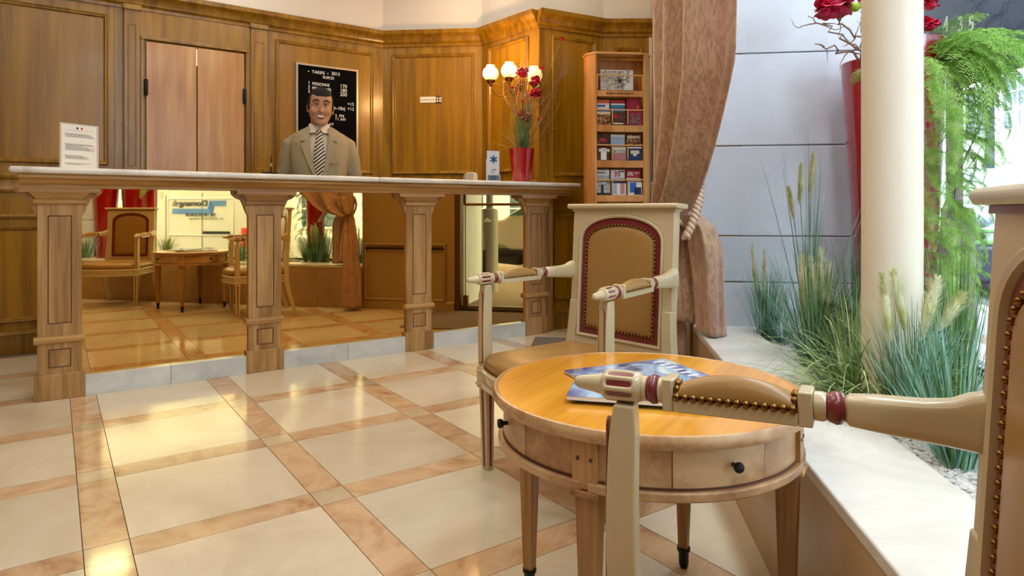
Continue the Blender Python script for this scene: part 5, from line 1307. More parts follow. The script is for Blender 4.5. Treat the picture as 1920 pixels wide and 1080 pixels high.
# local: +x = picture right, -y = towards the viewer; standing 1.69 m
def ell(c, a, b, n=28, sq=2.0, yo=0):
    out = []
    for k in range(n):
        t = 2*pi*k/n; cc, ss = cos(t), sin(t)
        out.append(Vector((c[0]+a*abs(cc)**(2/sq)*(1 if cc > 0 else -1), c[1]+b*abs(ss)**(2/sq)*(1 if ss > 0 else -1), c[2])))
    return out
def limb(pts, rads, n=16, flat=1.0):
    return pts, rads
def arm_pts(s, g=0.0):
    sh, el, wr, hd = Vector((s*0.168, 0.012, 1.345)), Vector((s*0.236, 0.045, 1.09)), Vector((s*0.225, -0.07, 0.88)), Vector((s*0.218, -0.10, 0.80))
    return sh, el, wr, hd
def remeshed(name, mb, mat, vox, parent, sm=6):
    o = mb.build(name, mat, parent, smooth=180)
    r = o.modifiers.new('r', 'REMESH'); r.mode = 'VOXEL'; r.voxel_size = vox; r.use_smooth_shade = True
    if sm: q = o.modifiers.new('s', 'SMOOTH'); q.iterations = sm; q.factor = 0.5
    return o
# --- body: one continuous skin surface (head, neck, trunk, arms, hands, legs)
tilt = Matrix.Translation((0.0, -0.015, 1.46)) @ Matrix.Rotation(radians(3.5), 4, 'Y') @ Matrix.Rotation(radians(3), 4, 'X') @ Matrix.Rotation(radians(4), 4, 'Z') @ Matrix.Translation((0, 0, -1.46))
hc = Vector((0, -0.012, 1.578))
def head_rings(g=0.0, z0=-0.125, z1=0.118):
    prof = [(-0.122, 0.010, 0.012, -0.062), (-0.116, 0.030, 0.030, -0.052), (-0.104, 0.043, 0.048, -0.040), (-0.085, 0.056, 0.068, -0.022), (-0.06, 0.066, 0.084, -0.008), (-0.03, 0.0715, 0.092, -0.002),
            (0.0, 0.0745, 0.096, 0.003), (0.03, 0.0765, 0.098, 0.006), (0.06, 0.075, 0.096, 0.008), (0.085, 0.066, 0.086, 0.010), (0.104, 0.048, 0.066, 0.012), (0.116, 0.025, 0.038, 0.014), (0.120, 0.006, 0.010, 0.014)]
    return [[tilt @ (hc+v) for v in ell((0, y, z), a+g, b+g, 36, 2.25)] for z, a, b, y in prof if z0 <= z <= z1]
body = MB().rings(head_rings())
body.rings([ell((0, y, z), a, b, 24) for z, a, b, y in ((1.36, 0.075, 0.07, 0.01), (1.42, 0.060, 0.060, 0.006), (1.47, 0.056, 0.060, 0.0), (1.53, 0.055, 0.062, 0.0))])
body.rings([ell((0, y, z), a, b, 28, 2.4) for z, a, b, y in ((0.80, 0.15, 0.10, 0), (0.95, 0.145, 0.10, 0), (1.05, 0.14, 0.10, 0), (1.20, 0.16, 0.11, 0), (1.32, 0.165, 0.10, 0.005), (1.39, 0.13, 0.075, 0.01), (1.42, 0.07, 0.05, 0.01))])
for s in (-1, 1):
    sh, el, wr, hd = arm_pts(s)
    body.tube([Vector((s*0.12, 0.01, 1.36)), sh, sh.lerp(el, .5), el, el.lerp(wr, .5), wr], [0.05, 0.05, 0.043, 0.037, 0.034, 0.026], 14)
    body.tube([wr, wr.lerp(hd, .45), hd], [0.024, 0.034, 0.034], 12)
    for q in range(4):
        b0 = hd+Vector(((q-1.5)*0.017*1.0, 0.0, 0.008)); L_ = (0.062, 0.072, 0.070, 0.055)[q]
        body.tube([b0, b0+Vector((0, -0.008, -L_*0.45)), b0+Vector((0, -0.004, -L_*0.8)), b0+Vector((0, 0.010, -L_*1.15))], [0.0095, 0.009, 0.008, 0.0065], 8)
    b0 = hd+Vector((-s*0.030, -0.012, 0.045)); body.tube([b0, b0+Vector((-s*0.018, -0.014, -0.03)), b0+Vector((-s*0.016, -0.018, -0.062))], [0.012, 0.010, 0.008], 8)
    hip, kn, an = Vector((s*0.085, 0.0, 0.84)), Vector((s*0.095, -0.012, 0.47)), Vector((s*0.10, 0.02, 0.08))
    body.tube([hip, hip.lerp(kn, .5), kn, kn.lerp(an, .35), an], [0.088, 0.075, 0.056, 0.056, 0.038], 16)
    body.rings([ell((s*0.105, y, z), a, b, 16) for z, a, b, y in ((0.015, 0.042, 0.115, -0.045), (0.04, 0.042, 0.112, -0.045), (0.07, 0.036, 0.075, -0.015), (0.10, 0.034, 0.045, 0.015))])
# face relief
def hp(x, y, z): return tilt @ (hc+Vector((x, y, z)))
body.rings([[hp(x*w, y, z) for x, y in ((-1, 0.02), (-0.6, -0.4*d), (0, -d), (0.6, -0.4*d), (1, 0.02))] for z, w, d, y0 in ()]) if False else None
nose = []
for z, w, dpt in ((0.012, 0.009, -0.096), (-0.005, 0.010, -0.105), (-0.02, 0.0125, -0.114), (-0.032, 0.018, -0.120), (-0.040, 0.0185, -0.112), (-0.044, 0.012, -0.098)):
    nose.append([hp(-w, -0.080, z), hp(-w*0.7, dpt+0.010, z), hp(0, dpt, z), hp(w*0.7, dpt+0.010, z), hp(w, -0.080, z)])
body.rings(nose)
for s in (-1, 1):
    body.ball(hp(s*0.040, -0.074, -0.030), 0.026, 12, 8, (1, 0.75, 0.9))      # cheeks
    body.tube([hp(s*0.012, -0.096, 0.030), hp(s*0.032, -0.093, 0.034), hp(s*0.055, -0.075, 0.026)], [0.006, 0.008, 0.006], 8)   # brow ridge
    body.ball(hp(s*0.0795, 0.008, -0.012), 0.030, 10, 8, (0.28, 0.55, 1.0))   # ears
body.ball(hp(0, -0.083, -0.100), 0.022, 12, 8, (1.2, 0.8, 0.8))               # chin
bo = remeshed('body', body, skin, 0.0045, man, 5)
# --- hair cap
hair = MB(); n = 40; R = []
for i in range(13):
    th = pi*0.5*i/12; ring = []
    for k in range(n):
        a = 2*pi*k/n; fr = max(0, -sin(a))             # front factor (towards -y)
        zlow = -0.018+0.092*smooth(min(1, max(0, (fr-0.30)/0.28)))+0.003*sin(7*a)-0.008*max(0, fr-0.85)/0.15+ (0.0 if sin(a) < 0 else -0.045*sin(a))
        z_ = zlow+(0.139-zlow)*sin(th)**0.9
        # head radius at this height
        tt = max(0.0, 1-((z_-0.02)/0.112)**2) if z_ > 0.02 else 1.0
        ra_, rb_ = 0.0785*tt**0.5+0.0045, 0.099*tt**0.5+0.005
        w_ = 0.0018*sin(a*23+i*1.2)
        ring.append(hp((ra_+w_)*cos(a), 0.008+(rb_+w_)*sin(a)-0.004*fr, z_+0.006*sin(a*9+i)*(i > 3)*0.4))
    R.append(ring)
hair.rings(R)
ho = hair.build('hair', hairm, man, smooth=60)
for s in (-1, 1):
    MB().tube([hp(s*0.013, -0.1035, 0.0335), hp(s*0.030, -0.103, 0.040), hp(s*0.048, -0.090, 0.036), hp(s*0.056, -0.080, 0.029)], [0.003, 0.0042, 0.0036, 0.0018], 8).build('eyebrow', hairm, man, smooth=60)
    ey = MB().ball(hp(s*0.030, -0.0820, 0.012), 0.0118, 14, 10).build('eye', plain('eye_white', (210, 200, 190), 0.3), man, smooth=60)
    MB().ball(hp(s*0.029, -0.0895, 0.0120), 0.0064, 10, 8).build('iris', hairm, ey, smooth=60)
    lid = MB().tube([hp(s*0.015, -0.0925, 0.013), hp(s*0.022, -0.0985, 0.0185), hp(s*0.032, -0.0975, 0.0195), hp(s*0.043, -0.088, 0.014)], [0.002, 0.0042, 0.0042, 0.002], 8)
    lid.tube([hp(s*0.016, -0.092, 0.010), hp(s*0.028, -0.097, 0.0055), hp(s*0.042, -0.088, 0.009)], [0.002, 0.0034, 0.002], 8)
    lid.build('eyelid', plain('lid_skin', (150, 100, 76), 0.5), ey, smooth=60)
lipm = plain('lip', (150, 84, 74), 0.45)
up_ = [hp(x, -0.1035+abs(x)**2*12, z) for x, z in ((-0.027, -0.058), (-0.015, -0.0615), (0, -0.0635), (0.015, -0.0605), (0.028, -0.056))]
lo_ = [hp(x, -0.1025+abs(x)**2*12, z) for x, z in ((-0.027, -0.056), (-0.015, -0.072), (0, -0.0775), (0.016, -0.071), (0.029, -0.054))]
mo = MB().tube(up_, [0.0012, 0.0026, 0.003, 0.0026, 0.0012], 8).tube(lo_, [0.0012, 0.003, 0.0038, 0.003, 0.0012], 8).build('mouth', lipm, man, smooth=60)
tm = MB()
for k in range(8):
    x = -0.019+0.0055*k; tm.box(-0.0027, 0.0027, -0.002, 0.002, -0.0045, 0.0045, Matrix.Translation(hp(x, -0.1045+x*x*12, -0.0665+abs(x)*0.18)))
tm.build('teeth', plain('teeth', (244, 240, 230), 0.3), mo, bevel=0.0008)
sh_ = MB().tube([hp(-0.026, -0.098, -0.060), hp(-0.012, -0.1, -0.068), hp(0, -0.1005, -0.070), hp(0.012, -0.1, -0.068), hp(0.026, -0.098, -0.058)], 0.004, 6).build('mouth_inside', plain('dark_mouth', (70, 30, 28), 0.6), mo)
# smile folds
for s in (-1, 1):
    MB().tube([hp(s*0.020, -0.1045, -0.036), hp(s*0.031, -0.0975, -0.050), hp(s*0.035, -0.092, -0.062)], [0.0012, 0.0016, 0.0008], 6).build('smile_fold', plain('lid_skin2', (140, 92, 70), 0.6), man, smooth=60)
# --- shirt, tie
sb = MB().rings([ell((0, y, z), a, b, 32, 2.3) for z, a, b, y in ((1.00, 0.150, 0.118, -0.004), (1.20, 0.166, 0.126, -0.006), (1.32, 0.150, 0.106, -0.004), (1.39, 0.105, 0.080, 0.0), (1.43, 0.068, 0.070, 0.0), (1.455, 0.0635, 0.068, 0.0))])
sb.build('shirt', shirt, man, smooth=50)
cb_ = MB()
for s in (-1, 1):                                   # collar leaves
    pts = [(0.003, -0.078, 1.437), (0.022, -0.098, 1.405), (0.056, -0.094, 1.402), (0.072, -0.045, 1.430), (0.066, -0.02, 1.470), (0.050, -0.055, 1.468)]
    vs = [Vector((s*a, b, c)) for a, b, c in pts]; vs2 = [v+Vector((0, 0.005, 0)) for v in vs]
    cb_.add(vs+vs2, [tuple(range(6)), tuple(reversed(range(6, 12)))]+[(i, (i+1) % 6, 6+(i+1) % 6, 6+i) for i in range(6)])
cb_.build('collar', shirt, man, bevel=0.001)
def tiemat():
    m, nt, p = newmat('striped_tie'); tc = nt.nodes.new('ShaderNodeTexCoord'); mp = nt.nodes.new('ShaderNodeMapping'); mp.inputs['Rotation'].default_value = (0, radians(40), 0)
    nt.links.new(tc.outputs['Object'], mp.inputs[0]); w = nt.nodes.new('ShaderNodeTexWave'); w.bands_direction = 'Z'; w.inputs['Scale'].default_value = 17; w.inputs['Distortion'].default_value = 0.0
    nt.links.new(mp.outputs[0], w.inputs[0]); r = ramp(nt, [(0.0, lin((40, 26, 20))), (0.4, lin((52, 34, 26))), (0.5, lin((190, 160, 110))), (0.62, lin((96, 70, 48))), (0.8, lin((226, 212, 184)))]); r.color_ramp.interpolation = 'CONSTANT'
    nt.links.new(w.outputs['Fac'], r.inputs[0]); nt.links.new(r.outputs[0], p.inputs['Base Color']); p.inputs['Roughness'].default_value = 0.4; return m
tm_ = tiemat()
R = []
for z, w, y in ((1.418, 0.016, -0.098), (1.412, 0.021, -0.106), (1.39, 0.0145, -0.108), (1.382, 0.0165, -0.112), (1.34, 0.026, -0.128), (1.27, 0.034, -0.140), (1.18, 0.040, -0.146), (1.06, 0.043, -0.148), (0.98, 0.040, -0.146), (0.94, 0.004, -0.144)):
    x0 = 0.012*(1.42-z)*2.0
    R.append([(x0-w, y+0.004, z), (x0, y-0.004, z), (x0+w, y+0.004, z), (x0, y+0.006, z)])
MB().rings(R).build('tie', tm_, man, smooth=40)
# --- jacket: one surface round trunk and sleeves, opened in a V
jk = MB()
def jring(z, a, b, y, vw, sq=2.4, n=40):
    pts = []
    for k in range(n+1):
        # angle from the right front edge round the back to the left front edge
        e = math.asin(min(0.95, vw/a)) if a > 0 else 0
        t = -pi/2+e+(2*pi-2*e)*k/n; cc, ss = cos(t), sin(t)
        pts.append(Vector((a*abs(cc)**(2/sq)*(1 if cc > 0 else -1), y+b*abs(ss)**(2/sq)*(1 if ss > 0 else -1), z)))
    return pts
J = [(0.72, 0.185, 0.145, 0.0, 0.01), (0.85, 0.178, 0.14, 0.0, 0.004), (1.00, 0.172, 0.138, 0, 0.004), (1.06, 0.172, 0.139, 0, 0.004), (1.12, 0.176, 0.140, 0, 0.018), (1.20, 0.184, 0.141, 0, 0.034), (1.28, 0.190, 0.136, 0, 0.048), (1.34, 0.190, 0.122, 0.0, 0.056), (1.385, 0.172, 0.104, 0.002, 0.060), (1.415, 0.140, 0.088, 0.004, 0.062), (1.438, 0.105, 0.078, 0.006, 0.062), (1.452, 0.082, 0.074, 0.008, 0.058)]
ro, ri = [jring(*q) for q in J], [jring(z, a-0.010, b-0.010, y, vw+0.0) for z, a, b, y, vw in J]
jo = MB().rings(ro, close=False, cap=False); 
jacket = MB()
nn = len(ro[0])
for rr in ((ro, 1), (ri, -1)):
    jacket.rings(rr[0], close=False, cap=False)
# close the edges between outer and inner shell
off = len(ro)*nn
for i in range(len(ro)-1):
    for j in (0, nn-1):
        a = i*nn+j; jacket.f.append((a, a+nn, off+a+nn, off+a))
for j in range(nn-1):
    a = j; jacket.f.append((a, a+1, off+a+1, off+a)); a = (len(ro)-1)*nn+j; jacket.f.append((a, a+1, off+a+1, off+a))
for s in (-1, 1):
    sh, el, wr, hd = arm_pts(s)
    jacket.tube([Vector((s*0.06, 0.012, 1.385)), Vector((s*0.125, 0.012, 1.368)), sh+Vector((s*0.012, 0, -0.015)), sh.lerp(el, .35)+Vector((s*0.008, 0, 0)), sh.lerp(el, .7), el, el.lerp(wr, .3), el.lerp(wr, .65), wr, wr.lerp(hd, .12)], [0.040, 0.052, 0.060, 0.060, 0.056, 0.053, 0.051, 0.046, 0.040, 0.039], 20)
job = remeshed('jacket', jacket, suit, 0.0065, man, 3)
# creases in the cloth
dsp = job.modifiers.new('d', 'DISPLACE'); tx_ = bpy.data.textures.new('cloth_folds', 'CLOUDS'); tx_.noise_scale = 0.11; dsp.texture = tx_; dsp.strength = 0.010; dsp.mid_level = 0.5
# lapels
for s in (-1, 1):
    P = [(0.066, -0.040, 1.448), (0.080, -0.070, 1.425), (0.098, -0.100, 1.375), (0.118, -0.118, 1.345), (0.084, -0.122, 1.350), (0.112, -0.132, 1.315), (0.070, -0.149, 1.20), (0.024, -0.156, 1.10), (0.002, -0.156, 1.075), (0.020, -0.152, 1.13), (0.038, -0.148, 1.21), (0.052, -0.140, 1.29), (0.058, -0.122, 1.35), (0.060, -0.096, 1.40), (0.056, -0.070, 1.435)]
    vs = [Vector((s*a*(1.0), b, c)) for a, b, c in P]; vs2 = [v+Vector((0, 0.012, 0)) for v in vs]; n_ = len(P)
    tri = [(0, 1, 14), (1, 13, 14), (1, 2, 13), (2, 4, 13), (2, 3, 4), (4, 12, 13), (4, 5, 12), (5, 11, 12), (5, 10, 11), (5, 6, 10), (6, 9, 10), (6, 7, 9), (7, 8, 9)]
    m_ = MB(); m_.add(vs+vs2, tri+[tuple(i+n_ for i in reversed(t)) for t in tri]+[(i, (i+1) % n_, n_+(i+1) % n_, n_+i) for i in range(n_)])
    m_.build('lapel', suit, man, bevel=0.0012)
MB().box(0.075, 0.150, -0.128, -0.118, 1.20, 1.218, Matrix.Rotation(radians(-8), 4, 'Z') @ Matrix.Translation((0.005, -0.012, 0))).build('breast_pocket', suit, man, bevel=0.003)
for z in (1.055, 0.95):
    MB().lathe([(0, 0), (0.009, 0), (0.009, 0.004), (0, 0.005)], 14, Matrix.Translation((-0.012, -0.143, z)) @ Matrix.Rotation(pi/2, 4, 'X')).build('button', M['groove'], man, smooth=40)
tr_ = MB()
for s in (-1, 1):
    hip, kn, an = Vector((s*0.085, 0.0, 0.86)), Vector((s*0.095, -0.012, 0.47)), Vector((s*0.10, 0.012, 0.09))
    tr_.tube([hip, hip.lerp(kn, .5), kn, kn.lerp(an, .5), an], [0.098, 0.090, 0.074, 0.068, 0.064], 20)
tr_.rings([ell((0, 0, z), a, b, 28, 2.4) for z, a, b in ((0.80, 0.165, 0.115), (0.95, 0.158, 0.112))])
remeshed('trousers', tr_, trous, 0.009, man, 2)
for s in (-1, 1):
    MB().rings([ell((s*0.105, y, z), a, b, 20, 2.3) for z, a, b, y in ((0.0, 0.048, 0.130, -0.050), (0.02, 0.050, 0.132, -0.050), (0.055, 0.047, 0.120, -0.045), (0.085, 0.042, 0.080, -0.012), (0.11, 0.040, 0.055, 0.012))]).build('shoe', M['dark'], man, smooth=50)

# ================================================================== THE STREET
def road_z(u): return -0.30+0.042*(u-1.0) if u < 8 else -0.006
stm = plain('grey_pavement', (136, 132, 128), 0.8, noise=0.08, nscale=4)
asp = plain('pale_asphalt', (104, 102, 100), 0.85, noise=0.12, nscale=30)
def ribbon(name, n0, n1, z0off, z1off, mat, kind='structure', th=0.2, u0=-16, u1=24):
    b = MB(); R = []
    for k in range(21):
        u = u0+(u1-u0)*k/20; z_ = road_z(u); a = UN(u, n0); c = UN(u, n1)
        R.append([(a[0], a[1], z_+z0off), (c[0], c[1], z_+z1off), (c[0], c[1], z_-th), (a[0], a[1], z_-th)])
    o = b.rings(R).build(name, mat); tag(o, kind=kind); return o
ribbon('floor_pavement', 1.48, 3.3, 0.12, 0.12, stm)
ribbon('trim_kerb', 3.31, 3.46, 0.12, 0.11, M['ledge'])
ribbon('floor_road', 3.47, 10.0, -0.02, -0.02, asp)
ribbon('floor_far_pavement', 10.01, 12.4, 0.10, 0.10, stm)

# ---- facade across the street
bx_, by_ = UN(-16, 12.4)
fc = thing('street_building', 'pale building with white framed windows across the street', 'building', (bx_, by_, -0.6), FA)
# local x along u (0 = u -16), -y outwards; seen face at y = 0
cream_f = plain('pale_facade', (226, 222, 212), 0.8, noise=0.04, nscale=2)
MB().box(0, 42, -1.0, 0, 0, 9.0).build('facade', cream_f, fc)
for z_ in (2.95, 6.2): MB().box(0, 42, 0, 0.18, z_, z_+0.22).build('string_course', cream_f, fc, bevel=0.03)
gd = plain('dark_window_glass', (84, 100, 112), 0.1)
wh = plain('white_window_frame', (236, 236, 232), 0.5)
u_ = 0.8; k = 0
wm = MB().rectring(0, 1.5, 0, 1.75, [(0, 0), (0, 0.06), (0.07, 0.06), (0.07, 0.0)], 0, 1)
for c in (0.72,): wm.box(c, c+0.07, 0, 0.05, 0.07, 1.68)
wm.box(0.07, 1.43, 0, 0.04, 1.15, 1.20); wm.box(0.07, 1.43, 0, 0.03, 0.58, 0.61)
wme = wm.mesh('window', wh); pme = MB().box(0.06, 1.44, 0.004, 0.012, 0.06, 1.69).mesh('pane', gd)
while u_ < 40:
    for z_ in (0.95, 3.9):
        w_ = inst('window', wme, fc, (u_, 0, z_)); inst('pane', pme, w_)
    u_ += 2.1
MB().box(0.0, 42, 0.0, 0.10, 0, 0.7).build('plinth', plain('grey_plinth', (160, 158, 152), 0.7), fc)

# ---- shop awning valance outside the window with numerals
awx, awy = UN(1.55, 1.62)
aw = thing('awning', 'dark slate shop awning hanging outside the window right of the column', 'awning', (awx, awy, 0), FA)
slate = plain('slate_awning_cloth', (52, 68, 92), 0.6, noise=0.15, nscale=3)
AZ = 1.46
MB().box(1.0, 2.75, -0.03, -0.012, AZ, 2.62).build('valance', slate, aw)
MB().prism([(-0.03, 2.62), (-0.03, 2.60), (0.30, 2.86), (0.30, 2.90)], 1.0, 2.75, 'yz').build('awning_cloth', slate, aw)
p_, q_ = UN(-0.78, NW-0.006), UN(2.98, NW-0.006)
for k, px in enumerate((1740, 1768, 1795, 1815)):
    t_, s_ = on_line(px, p_, q_)
    text(('3', '4', '3', '5')[k], 0.074, M['letter'], win, (s_, 0.006, zz(61, t_)), (pi/2, 0, pi), name='numeral', bold=0.0012, ext=0.0004)
# ---- van parked outside (seen in the counter mirror)
NV = 6.0
uv, Zv = mirror_hit(463, NV)
VSZ = road_z(uv)-0.02
vx, vy = UN(uv, NV)
van = thing('parked_van', 'white panel van with blue stripes and black lettering, seen in the counter mirror', 'van', (vx, vy, VSZ-0.15), FA-pi)
# local: +x to the front of the van, -y?  rotated by pi: +y points outwards (n), x runs to -u
VH = 1.30+0.0-VSZ+0.15
vw = plain('van_white_paint', (204, 200, 192), 0.25, coat=0.6); tyre = plain('tyre', (24, 24, 26), 0.8); vg = plain('van_dark_glass', (60, 84, 80), 0.08)
S = VH/1.80
def arc(cx_, r, n=12): return [(cx_+r*cos(pi-pi*k/n), 0.34+r*sin(pi-pi*k/n)*1.02) for k in range(n+1)]
prof = [(0.02, 0.34), (0.0, 0.55), (0.0, 1.0), (0.03, 1.45), (0.07, 1.70), (0.15, 1.78), (0.6, 1.815), (1.6, 1.82), (2.3, 1.79), (2.62, 1.70), (3.0, 1.40), (3.25, 1.16), (3.6, 1.05), (3.95, 0.92), (4.08, 0.75), (4.10, 0.45), (4.05, 0.28)]
prof += [(a, b) for a, b in reversed(arc(3.35, 0.36))]+[(2.95, 0.27), (1.2, 0.27)]+[(a, b) for a, b in reversed(arc(0.80, 0.36))]+[(0.40, 0.30)]
prof = [(a*S, b*S) for a, b in prof]
vb = MB().prism(prof, 0.03*S, 1.72*S, 'xz').build('van_body', vw, van, bevel=0.035, seg=3)
for c in (0.80, 3.35):
    for y_ in (0.06, 1.5):
        MB().lathe([(0.0, 0), (0.19*S, 0), (0.19*S, 0.02*S), (0.30*S, 0.02*S), (0.31*S, 0.06*S), (0.31*S, 0.18*S), (0, 0.18*S)], 28, Matrix.Translation((c*S, y_*S, 0.31*S)) @ Matrix.Rotation(-pi/2, 4, 'X')).build('wheel', tyre, van, smooth=40)
    MB().prism([(a*S, b*S) for a, b in arc(c, 0.35)], 0.08*S, 0.5*S, 'xz').build('wheel_arch', tyre, van)
def vpx(px): return (uv-mirror_hit(px, NV)[0])
def vz(px, py):
    u, Z = mirror_hit(px, NV); return zz(py, Z)-(VSZ-0.15)
line = plain('panel_gap', (120, 116, 108), 0.5)
xs = vpx(377)
MB().box(xs-0.006, xs+0.006, 0.022*S, 0.05*S, 0.35*S, 1.74*S).build('door_gap', line, van)
xf = vpx(309); MB().box(xf-0.006, xf+0.006, 0.022*S, 0.05*S, 0.35*S, 1.70*S).build('door_gap', line, van)
MB().box(xs-0.62, xs-0.02, 0.018*S, 0.05*S, 0.98*S, 1.03*S).build('slide_rail', M['dark'], van)
MB().rectring(vpx(438), vpx(311), 0.93*S, 1.66*S, [(0, 0.0), (0.02, 0.022), (0.03, 0.022), (0.05, 0.0)], 0.035*S, -1).build('side_pressing', vw, van, smooth=60)
MB().box(0.012*S, 0.14*S, 0.012*S, 0.10*S, 0.72*S, 1.10*S).build('tail_light', plain('red_tail_light', (200, 24, 20), 0.2, emit=(200, 20, 16), estr=0.3), van, bevel=0.02)
MB().prism([(2.05*S, 1.10*S), (2.95*S, 1.08*S), (2.60*S, 1.52*S), (2.1*S, 1.58*S)], 0.018*S, 0.04*S, 'xz').build('side_window', vg, van, bevel=0.01)
MB().prism([(2.66*S, 1.68*S), (3.24*S, 1.17*S), (3.25*S, 1.15*S), (2.63*S, 1.66*S)], 0.12*S, 1.62*S, 'xz').build('windscreen', vg, van)
MB().box(2.6*S, 2.75*S, -0.12*S, 0.03*S, 1.05*S, 1.22*S).build('wing_mirror', M['dark'], van, bevel=0.03)
MB().box(1.55*S, 2.3*S, 0.018*S, 0.04*S, 0.35*S, 0.42*S).build('sill_strip', M['dark'], van)
MB().tube([(0.3*S, 0.2*S, 1.86*S), (2.2*S, 0.2*S, 1.86*S)], 0.02, 8).tube([(0.3*S, 1.5*S, 1.86*S), (2.2*S, 1.5*S, 1.86*S)], 0.02, 8).box(0.5*S, 0.58*S, 0.15*S, 1.55*S, 1.80*S, 1.88*S).box(1.9*S, 1.98*S, 0.15*S, 1.55*S, 1.80*S, 1.88*S).build('roof_rack', M['dark'], van)
vblue = plain('van_stripe_blue', (50, 120, 196), 0.4)
l0_, l1_, h0_, h1_ = vz(350, 401.5), vz(350, 391), vz(405, 386.5), vz(405, 376)
for k in range(4):
    f0, f1 = k/4+0.03, (k+1)/4-0.03
    la, lb, ha, hb = l0_+(l1_-l0_)*f0, l0_+(l1_-l0_)*f1, h0_+(h1_-h0_)*f0, h0_+(h1_-h0_)*f1
    p = [(vpx(321), la), (vpx(321), lb), (vpx(397-9*f1), lb), (vpx(400-9*f1), hb), (vpx(422), hb), (vpx(422), ha), (vpx(400-9*f0), ha), (vpx(397-9*f0), la)]
    MB().prism(p, 0.020*S, 0.0265*S, 'xz').build('stripe', vblue, van)
yv = 0.020*S
text('Domange', 0.145*S, M['ink'], van, (vpx(388), yv, vz(370, 386)), (pi/2, 0, 0), name='lettering', bold=0.004, ext=0.002, sx=1.22)
text('T\u00e9l. : 01.59.73.43.10', 0.078*S, M['ink'], van, (vpx(403), yv, vz(370, 405.5)), (pi/2, 0, 0), name='lettering', ext=0.002, bold=0.002)
text('Fax : 01.59.75.43.41 / domange', 0.058*S, line, van, (vpx(417), yv, vz(370, 411.5)), (pi/2, 0, 0), name='lettering', ext=0.002)
MB().prism([(vpx(326)-0.06, 1.50*S), (vpx(326)+0.06, 1.50*S), (vpx(326)+0.035, 1.57*S), (vpx(326), 1.62*S), (vpx(326)-0.035, 1.57*S)], 0.021*S, 0.0265*S, 'xz').build('bell_emblem', line, van)

# ---- car nose outside the window, right of the column
cr, cz_ = UN(7.6, 3.75), road_z(7.6)-0.02
car = thing('parked_car', 'white car with a green stripe and dark bumper outside the shop window', 'car', (*cr, cz_), FA)
# local x along +u = towards the tail, y towards the shop is +; body spans y from -1.7 to 0
cw = plain('car_white', (226, 232, 230), 0.2, coat=0.6); cg = plain('car_green', (110, 160, 96), 0.4)
cpf = [(0.03, 0.62), (0.0, 0.72), (0.10, 0.86), (0.9, 1.02), (1.6, 1.48), (2.9, 1.52), (3.7, 1.10), (4.1, 0.95), (4.15, 0.4), (0.05, 0.4)]
MB().prism(cpf, -1.7, 0, 'xz').build('car_body', cw, car, bevel=0.06, seg=3)
MB().box(-0.06, 0.5, -1.72, 0.02, 0.16, 0.56).build('bumper', plain('dark_bumper', (42, 52, 66), 0.5), car, bevel=0.04, seg=3)
MB().box(-0.03, 4.1, -1.69, 0.012, 0.575, 0.62).box(-0.032, 4.1, -1.69, 0.012, 0.70, 0.74).build('green_stripe', cg, car, bevel=0.01)
for y_ in (-0.30, -1.40):
    MB().ball((0.06, y_, 0.82), 0.15, 16, 10, (0.5, 1.15, 0.55)).build('headlight', plain('lamp_glass', (120, 136, 150), 0.05, coat=1), car, smooth=60)
    MB().ball((0.0, y_, 0.66), 0.05, 12, 8, (0.6, 1.2, 0.8)).build('fog_light', M['dark'], car, smooth=60)
for x_ in (0.85, 3.3):
    for y_ in (-0.02, -1.55): MB().lathe([(0, 0), (0.2, 0), (0.31, 0.02), (0.31, 0.16), (0, 0.16)], 24, Matrix.Translation((x_, y_, 0.31)) @ Matrix.Rotation(pi/2, 4, 'X')).build('wheel', tyre, car, smooth=40)
MB().prism([(1.02, 1.05), (1.62, 1.45), (2.2, 1.47), (2.2, 1.06)], -1.71, 0.01, 'xz').build('side_window', vg, car)
# ---- bollard and car seen through the glass door in the mirror
def mpt(px, n): 
    u, Z = mirror_hit(px, n); return u, Z
ub, Zb = mpt(918, 1.9)
x, y = UN(ub, 1.9)
bo_ = thing('street_pillar', 'round grey street pillar with a small emblem outside the glass door', 'pillar', (x, y, road_z(ub)+0.12), FA)
rb_ = 16/FL*Zb; hb_ = zz(392, Zb)-(road_z(ub)+0.12)
gp = plain('grey_painted_metal', (126, 122, 114), 0.5)
MB().lathe([(0, 0), (rb_*1.12, 0), (rb_*1.12, 0.06), (rb_, 0.08), (rb_, hb_-0.04), (rb_*0.9, hb_), (rb_*0.3, hb_+0.01), (rb_*0.3, hb_+0.04), (0, hb_+0.04)], 32).build('shaft', gp, bo_, smooth=40)
MB().tube([(0, 0, hb_), (0, 0, 3.2)], 0.04, 14).build('pole', gp, bo_, smooth=40)
em = MB(); zE = hb_-0.14
em.prism([(-0.045, zE), (0.045, zE), (0.035, zE+0.022), (0.012, zE+0.034), (0, zE+0.05), (-0.012, zE+0.034), (-0.035, zE+0.022)], rb_*0.96, rb_*1.03, 'xz')
em.build('emblem', M['ledge'], bo_)
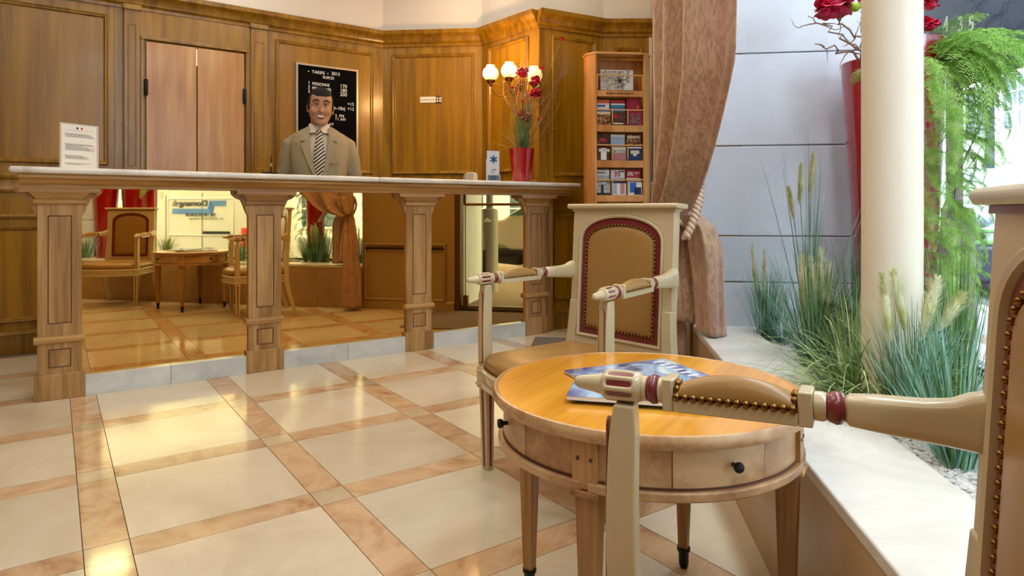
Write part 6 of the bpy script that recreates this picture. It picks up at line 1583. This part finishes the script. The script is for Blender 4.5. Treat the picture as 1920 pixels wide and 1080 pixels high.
MB().box(-0.05, -0.02, rb_*0.9, rb_+0.02, hb_-0.75, hb_-0.45).build('hatch', M['dark'], bo_, bevel=0.004)
uc, Zc = mpt(985, 7.0)
x, y = UN(uc-1.2, 6.4)
c2 = thing('parked_car', 'beige parked car beyond the grey pillar, seen through the glass door in the mirror', 'car', (x, y, road_z(uc)-0.02), FA)
beige = plain('car_beige', (150, 136, 118), 0.25, coat=0.5)
MB().prism([(a, b*0.95) for a, b in cpf], -1.7, 0, 'xz').build('car_body', beige, c2, bevel=0.06, seg=3)
MB().prism([(1.02, 1.03), (1.62, 1.38), (2.85, 1.40), (3.4, 1.06)], -1.71, 0.01, 'xz').build('side_window', vg, c2)
MB().box(-0.05, 4.2, -1.72, 0.02, 0.30, 0.42).build('side_skirt', M['dark'], c2, bevel=0.03)
for x_ in (0.85, 3.3):
    for y_ in (0.0, -1.55): MB().lathe([(0, 0), (0.2, 0), (0.31, 0.02), (0.31, 0.16), (0, 0.16)], 24, Matrix.Translation((x_, y_, 0.31)) @ Matrix.Rotation(pi/2, 4, 'X')).build('wheel', tyre, c2, smooth=40)
# ---- lamp post in front of the far building
u_l = 9.6; x, y = D(1856, 394, 10.2)[:2]
lpst = thing('lamp_post', 'dark slim lamp post in front of the building across the street', 'lamp post', (x, y, -0.1), 0)
MB().lathe([(0, 0), (0.11, 0), (0.11, 0.3), (0.07, 0.34), (0.06, 2.6), (0.05, 4.5), (0, 4.5)], 20).build('post', plain('dark_post', (60, 72, 84), 0.5), lpst, smooth=40)
MB().ball((0, 0, 4.65), 0.18, 16, 10).build('lantern', M['ledge'], lpst, smooth=60)

# ================================================================== lettering becomes real mesh
bpy.context.view_layer.update()
dg = bpy.context.evaluated_depsgraph_get()
for o in [o for o in bpy.data.objects if o.type == 'FONT']:
    me = bpy.data.meshes.new_from_object(o.evaluated_get(dg)); n = bpy.data.objects.new('lettering', me)
    C.objects.link(n); n.parent = o.parent; n.location = o.location; n.rotation_euler = o.rotation_euler; n.scale = o.scale
    n['kind'] = 'stuff' if False else n.get('kind', '')
    del n['kind']
    bpy.data.objects.remove(o)
